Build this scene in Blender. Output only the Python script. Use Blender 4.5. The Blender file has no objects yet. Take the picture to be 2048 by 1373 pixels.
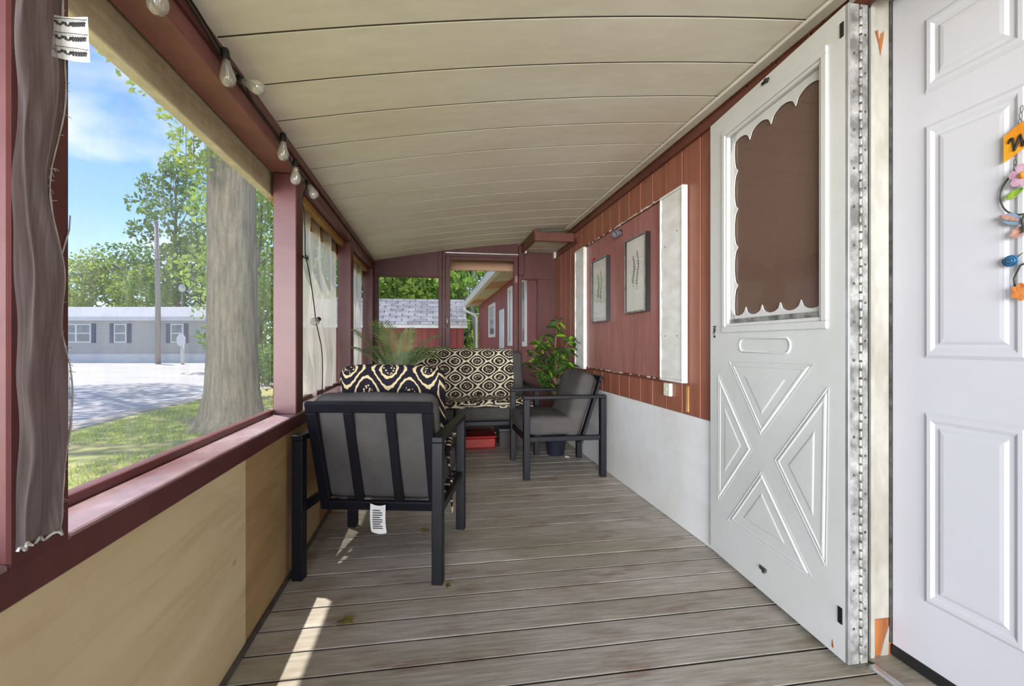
import bpy, bmesh, math, random
from mathutils import Vector, Matrix, noise
random.seed(7)
R = random.uniform
S = bpy.context.scene
C = S.collection
PI = math.pi

# ------------------------------------------------------------------ camera
FPX = 950.0
YAW = math.atan(158.0 / FPX)
cam_d = bpy.data.cameras.new('camera')
cam_d.sensor_width = 36.0
cam_d.lens = FPX / 2048 * 36
cam_d.clip_start = 0.02
cam_d.clip_end = 500
cam = bpy.data.objects.new('camera', cam_d)
C.objects.link(cam)
cam.location = (0, 0, 1.0)
cam.rotation_euler = (PI / 2, 0, -YAW)
S.camera = cam

# ------------------------------------------------------------------ view, world, sun
S.view_settings.view_transform = 'Standard'
S.view_settings.look = 'None'
S.view_settings.gamma = 1
S.view_settings.use_curve_mapping = False
S.view_settings.exposure = 1.97
SKY_STRENGTH = 0.58
SUN_STRENGTH = 1.9

w = bpy.data.worlds.new('sky')
S.world = w
w.use_nodes = True
nt = w.node_tree
nt.nodes.clear()
def wn(t, **k):
    n = nt.nodes.new(t)
    for a, b in k.items():
        setattr(n, a, b)
    return n
tc = wn('ShaderNodeTexCoord')
sep = wn('ShaderNodeSeparateXYZ')
nt.links.new(tc.outputs['Generated'], sep.inputs[0])
rmp = wn('ShaderNodeValToRGB')
rmp.color_ramp.elements[0].position = 0.0
rmp.color_ramp.elements[0].color = (0.50, 0.66, 0.86, 1)
rmp.color_ramp.elements[1].position = 0.75
rmp.color_ramp.elements[1].color = (0.045, 0.135, 0.46, 1)
e = rmp.color_ramp.elements.new(0.22)
e.color = (0.20, 0.36, 0.66, 1)
e = rmp.color_ramp.elements.new(0.45)
e.color = (0.075, 0.20, 0.52, 1)
nt.links.new(sep.outputs['Z'], rmp.inputs[0])
# clouds: one noise over the whole dome, projected on a flat layer
addz = wn('ShaderNodeMath', operation='ADD'); addz.inputs[1].default_value = 0.22
nt.links.new(sep.outputs['Z'], addz.inputs[0])
mx = wn('ShaderNodeMath', operation='MAXIMUM'); mx.inputs[1].default_value = 0.05
nt.links.new(addz.outputs[0], mx.inputs[0])
dvx = wn('ShaderNodeMath', operation='DIVIDE'); dvy = wn('ShaderNodeMath', operation='DIVIDE')
nt.links.new(sep.outputs['X'], dvx.inputs[0]); nt.links.new(mx.outputs[0], dvx.inputs[1])
nt.links.new(sep.outputs['Y'], dvy.inputs[0]); nt.links.new(mx.outputs[0], dvy.inputs[1])
cmb = wn('ShaderNodeCombineXYZ')
nt.links.new(dvx.outputs[0], cmb.inputs[0]); nt.links.new(dvy.outputs[0], cmb.inputs[1])
cmb.inputs[2].default_value = 3.1
cn = wn('ShaderNodeTexNoise')
cn.inputs['Scale'].default_value = 1.9
cn.inputs['Detail'].default_value = 5
cn.inputs['Roughness'].default_value = 0.5
nt.links.new(cmb.outputs[0], cn.inputs['Vector'])
cr = wn('ShaderNodeValToRGB')
cr.color_ramp.elements[0].position = 0.47
cr.color_ramp.elements[0].color = (0, 0, 0, 1)
cr.color_ramp.elements[1].position = 0.70
cr.color_ramp.elements[1].color = (0.9, 0.9, 0.9, 1)
nt.links.new(cn.outputs['Fac'], cr.inputs[0])
cm = wn('ShaderNodeMix', data_type='RGBA')
nt.links.new(cr.outputs[0], cm.inputs['Factor'])
nt.links.new(rmp.outputs[0], cm.inputs['A'])
cm.inputs['B'].default_value = (0.62, 0.62, 0.66, 1)
bg = wn('ShaderNodeBackground')
bg.inputs['Strength'].default_value = SKY_STRENGTH
nt.links.new(cm.outputs['Result'], bg.inputs[0])
wo = wn('ShaderNodeOutputWorld')
nt.links.new(bg.outputs[0], wo.inputs[0])

sd = bpy.data.lights.new('sun', 'SUN')
sd.energy = SUN_STRENGTH
sd.angle = math.radians(0.6)
sd.color = (1.0, 0.95, 0.87)
sun = bpy.data.objects.new('sun', sd)
C.objects.link(sun)
sun.location = (-4, 6, 20)
sun.rotation_euler = Vector((0.231, -0.25, -1.0)).to_track_quat('-Z', 'Y').to_euler()

# added area light far behind the camera, stands in for daylight at the open near end
ad = bpy.data.lights.new('porch_end_fill', 'AREA')
ad.shape = 'RECTANGLE'
ad.size = 6.0
ad.size_y = 3.2
ad.energy = 760
ad.color = (0.96, 0.98, 1.0)
al = bpy.data.objects.new('porch_end_fill', ad)
C.objects.link(al)
al.location = (-2.8, -9.0, 1.4)
al.rotation_euler = (Vector((0.9, 3.5, 1.1)) - al.location).to_track_quat('-Z', 'Y').to_euler()

# ------------------------------------------------------------------ materials
def lin(c):
    return tuple((x / 255 / 12.92 if x / 255 <= 0.04045 else ((x / 255 + 0.055) / 1.055) ** 2.4) for x in c) + (1,)

class N:
    """small node tree helper"""
    def __init__(s, name):
        s.m = bpy.data.materials.new(name)
        s.m.use_nodes = True
        s.t = s.m.node_tree
        s.t.nodes.clear()
        s.out = s.n('ShaderNodeOutputMaterial')
        s.pos = None
    def n(s, t, **k):
        x = s.t.nodes.new(t)
        for a, b in k.items():
            setattr(x, a, b)
        return x
    def l(s, a, b):
        s.t.links.new(a, b)
    def val(s, sock, v):
        if hasattr(v, 'is_linked') or hasattr(v, 'links'):
            s.l(v, sock)
        else:
            sock.default_value = v
    def P(s):
        if s.pos is None:
            s.pos = s.n('ShaderNodeNewGeometry').outputs['Position']
        return s.pos
    def mapped(s, scale, vec=None):
        mp = s.n('ShaderNodeMapping')
        s.l(vec or s.P(), mp.inputs['Vector'])
        mp.inputs['Scale'].default_value = scale
        return mp.outputs[0]
    def noise(s, scale=(1, 1, 1), sc=5, detail=4, rough=0.55, vec=None, dist=0):
        x = s.n('ShaderNodeTexNoise')
        s.l(s.mapped(scale, vec), x.inputs['Vector'])
        x.inputs['Scale'].default_value = sc
        x.inputs['Detail'].default_value = detail
        x.inputs['Roughness'].default_value = rough
        x.inputs['Distortion'].default_value = dist
        return x.outputs['Fac']
    def ramp(s, fac, a, b, ca=(0, 0, 0, 1), cb=(1, 1, 1, 1)):
        x = s.n('ShaderNodeValToRGB')
        x.color_ramp.elements[0].position = a
        x.color_ramp.elements[0].color = ca
        x.color_ramp.elements[1].position = b
        x.color_ramp.elements[1].color = cb
        s.l(fac, x.inputs[0])
        return x.outputs[0]
    def mix(s, f, a, b, blend='MIX'):
        x = s.n('ShaderNodeMix', data_type='RGBA', blend_type=blend)
        s.val(x.inputs['Factor'], f)
        s.val(x.inputs['A'], a)
        s.val(x.inputs['B'], b)
        return x.outputs['Result']
    def math(s, op, a, b=0.0, c=None):
        x = s.n('ShaderNodeMath', operation=op)
        s.val(x.inputs[0], a)
        s.val(x.inputs[1], b)
        if c is not None:
            s.val(x.inputs[2], c)
        return x.outputs[0]
    def rnd(s):
        return s.n('ShaderNodeObjectInfo').outputs['Random']
    def bsdf(s, col, rough=0.6, metal=0, spec=0.4, bump=None, bstr=0.2, bdist=0.01):
        p = s.n('ShaderNodeBsdfPrincipled')
        s.val(p.inputs['Base Color'], col)
        s.val(p.inputs['Roughness'], rough)
        p.inputs['Metallic'].default_value = metal
        p.inputs['Specular IOR Level'].default_value = spec
        if bump is not None:
            bn = s.n('ShaderNodeBump')
            bn.inputs['Strength'].default_value = bstr
            bn.inputs['Distance'].default_value = bdist
            s.l(bump, bn.inputs['Height'])
            s.l(bn.outputs[0], p.inputs['Normal'])
        return p.outputs[0]
    def done(s, sh):
        s.l(sh, s.out.inputs['Surface'])
        return s.m

def M(name, c1, c2=None, sc=6, stretch=(1, 1, 1), rough=0.6, lo=0.35, hi=0.65, bump=0, rnd=0.0, metal=0, spec=0.4, fine=0):
    k = N(name)
    if c2 is None:
        c2 = tuple(max(0, x * 0.88) for x in c1)
    f = k.noise(stretch, sc, 5)
    col = k.mix(k.ramp(f, lo, hi), lin(c1), lin(c2))
    if fine:
        g = k.noise(stretch, sc * 7, 3)
        col = k.mix(k.math('MULTIPLY', k.ramp(g, 0.3, 0.75), fine), col, lin(tuple(x * 0.55 for x in c1)))
    if rnd:
        r = k.rnd()
        v = k.math('ADD', k.math('MULTIPLY', r, rnd), 1 - rnd / 2)
        hs = k.n('ShaderNodeHueSaturation')
        k.l(v, hs.inputs['Value'])
        k.l(col, hs.inputs['Color'])
        col = hs.outputs[0]
    b = k.noise(stretch, sc * 5, 4) if bump else None
    return k.done(k.bsdf(col, rough, metal, spec, b, bump))

def plank_mat():
    k = N('weathered_deck')
    g = k.noise((1.2, 14, 1), 5, 6, 0.6)
    col = k.mix(k.ramp(g, 0.32, 0.68), lin((198, 191, 181)), lin((158, 150, 140)))
    big = k.noise((0.6, 1.4, 1), 1.8, 4)
    col = k.mix(k.math('MULTIPLY', k.ramp(big, 0.42, 0.66), 0.55), col, lin((128, 122, 92)))
    br = k.noise((1.5, 4, 1), 2.6, 4)
    col = k.mix(k.math('MULTIPLY', k.ramp(br, 0.54, 0.72), 0.6), col, lin((120, 84, 58)))
    wh = k.noise((3, 9, 1), 2.3, 6, 0.65)
    col = k.mix(k.math('MULTIPLY', k.ramp(wh, 0.60, 0.74), 0.5), col, lin((196, 192, 190)))
    r = k.rnd()
    hs = k.n('ShaderNodeHueSaturation')
    k.l(k.math('ADD', k.math('MULTIPLY', r, 0.22), 0.89), hs.inputs['Value'])
    k.l(col, hs.inputs['Color'])
    return k.done(k.bsdf(hs.outputs[0], k.ramp(wh, 0.2, 0.8, (0.34,) * 3 + (1,), (0.58,) * 3 + (1,)), 0, 0.5, g, 0.25, 0.004))

def ply_mat(name, c1, c2, dark, rough=0.55):
    k = N(name)
    f = k.noise((1, 0.5, 1.6), 1.6, 5, 0.6, dist=1.6)
    col = k.mix(k.ramp(f, 0.3, 0.7), lin(c1), lin(c2))
    g = k.noise((1, 0.6, 6), 4, 6, 0.6, dist=0.6)
    col = k.mix(k.math('MULTIPLY', k.ramp(g, 0.5, 0.75), 0.35), col, lin(dark))
    vo = k.n('ShaderNodeTexVoronoi')
    k.l(k.mapped((0, 1.5, 2.1)), vo.inputs['Vector'])
    vo.inputs['Scale'].default_value = 1.7
    kn = k.ramp(vo.outputs['Distance'], 0.012, 0.05, (1, 1, 1, 1), (0, 0, 0, 1))
    col = k.mix(k.math('MULTIPLY', kn, 0.6), col, lin((96, 72, 48)))
    return k.done(k.bsdf(col, rough, 0, 0.35, g, 0.06, 0.003))

def mesh_mat(name, col, base, streak, scale=(1, 3, 0.4), thr=0.0):
    """woven screen: open weave seen as partial cover"""
    k = N(name)
    f = k.noise(scale, 7, 5, 0.6)
    cov = k.math('ADD', k.math('MULTIPLY', k.ramp(f, 0.4, 0.72), streak), base)
    th = k.noise((1, 60, 1), 5, 2)
    cov = k.math('ADD', cov, k.math('MULTIPLY', k.math('SUBTRACT', th, 0.5), thr))
    tr = k.n('ShaderNodeBsdfTransparent')
    d = k.n('ShaderNodeBsdfDiffuse'); d.inputs[0].default_value = lin(col)
    t = k.n('ShaderNodeBsdfTranslucent'); t.inputs[0].default_value = lin(col)
    a = k.n('ShaderNodeMixShader'); a.inputs[0].default_value = 0.5
    k.l(d.outputs[0], a.inputs[1]); k.l(t.outputs[0], a.inputs[2])
    b = k.n('ShaderNodeMixShader')
    k.l(cov, b.inputs[0])
    k.l(tr.outputs[0], b.inputs[1]); k.l(a.outputs[0], b.inputs[2])
    return k.done(b.outputs[0])

def leaf_mat(name, c1, c2, sc=3, trans=0.45, rough=0.5):
    k = N(name)
    f = k.noise((1, 1, 1), sc, 3)
    col = k.mix(k.ramp(f, 0.35, 0.65), lin(c1), lin(c2))
    p = k.bsdf(col, rough, 0, 0.35)
    t = k.n('ShaderNodeBsdfTranslucent')
    k.l(col, t.inputs[0])
    m = k.n('ShaderNodeMixShader'); m.inputs[0].default_value = trans
    k.l(p, m.inputs[1]); k.l(t.outputs[0], m.inputs[2])
    return k.done(m.outputs[0])

def glass_mat(name, tint=(1, 1, 1), gloss=0.12, rough=0.02, dark=None, darkfac=0, rim=0.5, rimpow=4.0):
    k = N(name)
    tr = k.n('ShaderNodeBsdfTransparent'); tr.inputs[0].default_value = tint + (1,)
    g = k.n('ShaderNodeBsdfGlossy'); g.inputs['Roughness'].default_value = rough
    fr = k.n('ShaderNodeLayerWeight'); fr.inputs[0].default_value = 0.5
    fac = k.math('ADD', k.math('MULTIPLY', k.math('POWER', fr.outputs['Facing'], rimpow), rim), gloss)
    base = tr.outputs[0]
    if dark:
        d = k.n('ShaderNodeBsdfDiffuse'); d.inputs[0].default_value = lin(dark)
        mm = k.n('ShaderNodeMixShader'); mm.inputs[0].default_value = darkfac
        k.l(base, mm.inputs[1]); k.l(d.outputs[0], mm.inputs[2])
        base = mm.outputs[0]
    m = k.n('ShaderNodeMixShader')
    k.l(fac, m.inputs[0]); k.l(base, m.inputs[1]); k.l(g.outputs[0], m.inputs[2])
    return k.done(m.outputs[0])

def ogee_mat(name, dark, light, pu, pv, rings, duty, speck, wob):
    """woven ogee medallions, laid out in the cloth's own uv (metres)"""
    k = N(name)
    uv = k.n('ShaderNodeUVMap').outputs[0]
    sx = k.n('ShaderNodeSeparateXYZ'); k.l(uv, sx.inputs[0])
    wn_ = k.noise((1, 1, 1), 22, 2, vec=uv)
    u = k.math('ADD', k.math('DIVIDE', sx.outputs[0], pu), k.math('MULTIPLY', wn_, wob))
    v = k.math('DIVIDE', sx.outputs[1], pv)
    cu = k.math('COSINE', k.math('MULTIPLY', u, 2 * PI))
    cv = k.math('COSINE', k.math('MULTIPLY', v, 2 * PI))
    h = k.math('ADD', cu, cv)
    # scallops along the outlines
    sc1 = k.math('MULTIPLY', k.math('SINE', k.math('MULTIPLY', u, 12 * PI)), 0.06)
    h = k.math('ADD', h, k.math('MULTIPLY', sc1, k.math('SINE', k.math('MULTIPLY', v, 12 * PI))))
    fr = k.math('FRACT', k.math('MULTIPLY', k.math('ADD', h, 2.0), rings))
    line = k.math('LESS_THAN', fr, duty)
    # speckled hearts inside each medallion and between
    sp = k.n('ShaderNodeTexVoronoi'); k.l(uv, sp.inputs['Vector']); sp.inputs['Scale'].default_value = speck
    dots = k.math('LESS_THAN', sp.outputs['Distance'], 0.36)
    core = k.math('GREATER_THAN', k.math('ABSOLUTE', h), 1.62)
    pat = k.mix(core, line, dots)
    col = k.mix(pat, lin(dark), lin(light))
    wv = k.noise((1, 1, 1), 420, 2, vec=uv)
    return k.done(k.bsdf(col, 0.9, 0, 0.1, wv, 0.35, 0.003))

MT = {}
MT['deck'] = plank_mat()
MT['deck_under'] = M('dark_under_deck', (30, 27, 24))
MT['ceiling'] = M('ceiling_panel_paint', (244, 237, 223), (236, 226, 208), 1.2, (1, 3, 1), 0.5, bump=0.05, rnd=0.05, fine=0.12)
MT['ceiling_gap'] = M('ceiling_joint_dark', (84, 78, 66), (58, 54, 46), 9)  # plain dark tone that shows between the ceiling panels
MT['moulding'] = M('cream_moulding', (216, 208, 194), (200, 190, 174), 4)
MT['redboard'] = M('brick_red_board', (158, 100, 78), (142, 84, 65), 2.2, (1, 6, 0.5), 0.42, bump=0.05, rnd=0.10, fine=0.2)
MT['redpanel'] = M('red_painted_panel', (176, 120, 113), (156, 98, 91), 2.4, (1, 7, 0.7), 0.38, bump=0.08, fine=0.3)
MT['redwood'] = M('oxblood_painted_wood', (106, 59, 58), (90, 45, 44), 3, (1, 1, 1), 0.42, bump=0.08, fine=0.2)
MT['redend'] = M('dark_red_end_wall', (86, 38, 32), (72, 30, 26), 2.5, (4, 1, 0.6), 0.5, bump=0.06, fine=0.15)
MT['mauve'] = M('worn_wood_lit_mauve', (156, 106, 102), (132, 80, 78), 4, (1, 0.6, 1), 0.45, bump=0.1, fine=0.3)  # mauve holds light thrown up from the sill; a far hinge shares it
MT['sill'] = M('worn_skylit_sill', (176, 152, 158), (128, 88, 90), 5, (1, 0.5, 1), 0.33, bump=0.12, fine=0.45, spec=0.6)  # worn paint, with bluish sky light on the top put into the colour
MT['rail'] = M('brown_rail', (112, 64, 52), (92, 48, 38), 5, (1, 0.5, 1), 0.5, bump=0.08)
MT['rawwood'] = M('raw_grey_lumber', (222, 208, 174), (186, 170, 132), 5, (1, 0.5, 3), 0.7, bump=0.2, fine=0.4)
MT['yellowwood'] = M('bare_yellow_lumber', (196, 152, 88), (160, 116, 60), 5, (1, 0.5, 3), 0.7, bump=0.1, fine=0.4)
MT['ply1'] = ply_mat('pale_plywood', (228, 210, 170), (210, 186, 140), (176, 142, 96))
MT['ply2'] = ply_mat('amber_plywood', (188, 158, 112), (164, 132, 88), (124, 94, 58))
MT['ply3'] = ply_mat('brown_plywood', (150, 106, 68), (128, 86, 54), (96, 62, 38))
MT['strip'] = M('dark_floor_strip', (92, 88, 80), (66, 60, 52), 6)
MT['siding'] = M('white_siding', (232, 232, 232), (220, 219, 214), 2.4, (1, 1, 1), 0.45, bump=0.02, fine=0.06)
MT['doorwhite'] = M('storm_door_white', (214, 214, 212), (206, 206, 201), 1.8, (1, 1, 1), 0.38, bump=0.03, fine=0.05)
MT['entry'] = M('entry_door_white', (196, 195, 200), (191, 190, 195), 1.8, (1, 1, 1), 0.35, bump=0.02)
MT['jamb'] = M('chalky_jamb_paint', (172, 168, 160), (142, 136, 124), 5, (1, 1, 0.5), 0.6, bump=0.2, fine=0.25)
MT['bare'] = M('bare_orange_wood', (158, 96, 46), (112, 62, 30), 9, (3, 1, 0.4), 0.7, bump=0.2)
MT['hinge'] = M('dirty_aluminium', (186, 184, 180), (112, 110, 106), 22, (1, 1, 1), 0.45, metal=0.35, bump=0.1, fine=0.5)
MT['hingedark'] = M('grimy_steel', (92, 90, 88), (52, 50, 48), 30, (1, 1, 1), 0.5, metal=0.4)
MT['black'] = M('black_rubber', (22, 21, 22), (30, 29, 30), 8)
MT['alu'] = M('aluminium_strip', (206, 206, 208), (170, 170, 172), 8, metal=0.7, rough=0.3)
MT['frame'] = M('navy_black_metal', (17, 17, 26), (14, 14, 21), 5, rough=0.42, spec=0.32)
MT['cushion'] = M('charcoal_cushion', (88, 84, 82), (76, 73, 72), 3, rough=0.92, bump=0.12, fine=0.25, spec=0.15)
MT['cushion_lit'] = M('lit_grey_cushion', (172, 166, 164), (156, 150, 148), 3, rough=0.92, bump=0.12, fine=0.2, spec=0.15)  # paler copy of the charcoal, light on the cushion put into its colour
MT['throw'] = ogee_mat('brown_ogee_weave', (46, 37, 32), (214, 202, 178), 0.215, 0.165, 1.02, 0.42, 80, 0.05)
MT['pillow'] = ogee_mat('navy_ogee_weave', (34, 32, 40), (200, 180, 140), 0.205, 0.27, 0.95, 0.30, 75, 0.07)
MT['paper'] = M('white_paper', (226, 224, 222), (212, 210, 208), 20, rough=0.8)
MT['ink'] = M('grey_ink', (66, 62, 66), (50, 48, 52), 20)
MT['shutter'] = M('chalk_white_shutter', (232, 231, 226), (214, 211, 202), 3, (1, 2, 5), 0.6, bump=0.06, fine=0.08)
MT['blackframe'] = M('dark_brown_frame', (36, 28, 26), (28, 22, 20), 5, rough=0.3)
MT['artpaper'] = M('art_paper', (240, 236, 228), (232, 227, 218), 2, rough=0.9)
MT['plastic'] = M('ivory_plastic', (226, 218, 198), (212, 204, 184), 6, rough=0.4)
MT['cable'] = M('black_cable', (26, 24, 24), (34, 32, 32), 10, rough=0.5)
MT['bulb'] = glass_mat('clear_bulb_glass', (0.95, 0.95, 0.93), 0.12, 0.08, (235, 232, 224), 0.22, 0.7, 2.0)
MT['filament'] = M('brass_filament', (196, 176, 132), (150, 132, 96), 20, metal=0.6, rough=0.3)
MT['pane'] = glass_mat('picture_glass', (1, 1, 1), 0.05, 0.02)
MT['doorscreen'] = glass_mat('dusty_storm_pane', (0.88, 0.80, 0.75), 0.04, 0.05, (140, 114, 102), 0.45)
MT['farpane'] = M('far_window_glass', (120, 126, 130), (92, 100, 102), 2, rough=0.12, spec=0.8)
MT['mesh'] = mesh_mat('screen_mesh', (206, 204, 190), 0.10, 0.16)
MT['mesh_torn'] = mesh_mat('torn_hanging_mesh', (172, 160, 158), 0.50, 0.22, (1, 3, 0.6), 0.7)
MT['mesh_edge'] = M('frayed_mesh_edge', (204, 202, 196), (172, 170, 164), 30, rough=0.9)
MT['sheet'] = mesh_mat('milky_sheet', (224, 218, 204), 0.70, 0.22, (1, 5, 0.5))
MT['palm'] = leaf_mat('palm_leaf', (142, 158, 100), (92, 118, 70), 9, 0.3)
MT['palmstem'] = M('palm_stem', (112, 132, 74), (84, 104, 56), 9)
MT['ficus'] = leaf_mat('ficus_leaf', (74, 104, 48), (44, 68, 34), 8, 0.25, 0.3)
MT['ficusnew'] = leaf_mat('ficus_new_leaf', (156, 200, 62), (126, 178, 48), 8, 0.4, 0.35)
MT['bark_small'] = M('ficus_bark', (134, 106, 78), (104, 80, 58), 14, (1, 1, 0.4), 0.8, bump=0.2)
MT['pot'] = M('navy_pot', (36, 38, 52), (28, 30, 42), 5, rough=0.4)
MT['soil'] = M('soil', (58, 46, 36), (40, 32, 26), 30, rough=0.95)
MT['redbox'] = M('red_plastic', (176, 40, 30), (150, 30, 24), 4, rough=0.4)
MT['greybox'] = M('grey_storage', (104, 102, 108), (84, 82, 90), 4, rough=0.6)
MT['grass_ground'] = M('lawn_soil', (140, 146, 80), (172, 160, 110), 0.9, (1, 1, 1), 0.95, fine=0.3)
MT['grass'] = leaf_mat('grass_blade', (178, 194, 98), (140, 166, 76), 0.7, 0.4, 0.8)
MT['road'] = M('pale_asphalt', (172, 170, 172), (160, 158, 160), 0.6, (1, 1, 1), 0.9, fine=0.12)
MT['kerb'] = M('concrete_kerb', (176, 168, 160), (158, 150, 142), 2.5, (1, 1, 1), 0.9, fine=0.15)
MT['bark'] = M('maple_bark', (156, 144, 120), (112, 103, 84), 7, (3, 3, 0.35), 0.9, bump=0.9, fine=0.75)
MT['leaf_a'] = leaf_mat('spring_leaf_yellow', (166, 182, 84), (128, 152, 66), 0.5, 0.5, 0.6)
MT['leaf_b'] = leaf_mat('spring_leaf_green', (116, 146, 70), (82, 112, 52), 0.5, 0.5, 0.6)
MT['leaf_c'] = leaf_mat('woodland_leaf', (168, 192, 92), (118, 148, 66), 0.6, 0.5, 0.6)
MT['hwall'] = M('grey_vinyl_siding', (166, 165, 162), (158, 157, 154), 1, (1, 1, 14), 0.7)
MT['hwhite'] = M('house_white', (206, 206, 206), (196, 196, 196), 1, rough=0.7)
MT['hnavy'] = M('navy_shutter', (66, 72, 100), (56, 60, 86), 1, rough=0.6)
MT['pole'] = M('weathered_pole', (158, 150, 142), (132, 124, 116), 2, (3, 3, 0.3), 0.9)
MT['shingle'] = M('grey_shingle', (122, 122, 126), (98, 98, 104), 4, rough=0.9, rnd=0.45, fine=0.2)
MT['shedred'] = M('shed_red_wall', (146, 72, 68), (126, 58, 54), 2, (5, 1, 0.5), 0.7)
MT['outred'] = M('outside_red_board', (150, 82, 76), (134, 68, 62), 2, (1, 5, 0.5), 0.6)
MT['outwhite'] = M('gutter_white', (220, 218, 212), (204, 200, 190), 2, rough=0.5)
MT['fascia'] = M('tan_fascia', (198, 158, 128), (184, 144, 114), 2, (0.5, 1, 4), 0.6)
MT['roofmetal'] = M('roof_metal', (170, 168, 164), (150, 148, 144), 2, rough=0.5)
MT['s_yellow'] = M('sign_yellow', (222, 164, 40), (206, 120, 30), 24, rough=0.3)
MT['s_lilac'] = M('petal_lilac', (206, 172, 186), (180, 140, 160), 30, rough=0.3)
MT['s_green'] = M('tin_leaf_green', (150, 176, 70), (84, 120, 44), 60, rough=0.3)
MT['s_blue'] = M('rose_blue', (56, 112, 150), (28, 60, 92), 60, rough=0.25)
MT['s_wing'] = M('wing_blue', (122, 158, 172), (150, 130, 160), 45, rough=0.3)
MT['s_pink'] = M('wing_edge_pink', (216, 170, 152), (150, 104, 98), 70, rough=0.3)
MT['s_orange'] = M('petal_orange', (216, 140, 72), (176, 92, 40), 45, rough=0.3)
MT['wire'] = M('dark_green_wire', (62, 72, 52), (46, 52, 40), 20, rough=0.4, metal=0.3)
MT['dryleaf'] = leaf_mat('fallen_leaf', (150, 140, 66), (110, 96, 44), 40, 0.2, 0.8)
MT['redbow'] = M('red_ribbon', (196, 40, 50), (160, 26, 38), 30)

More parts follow.
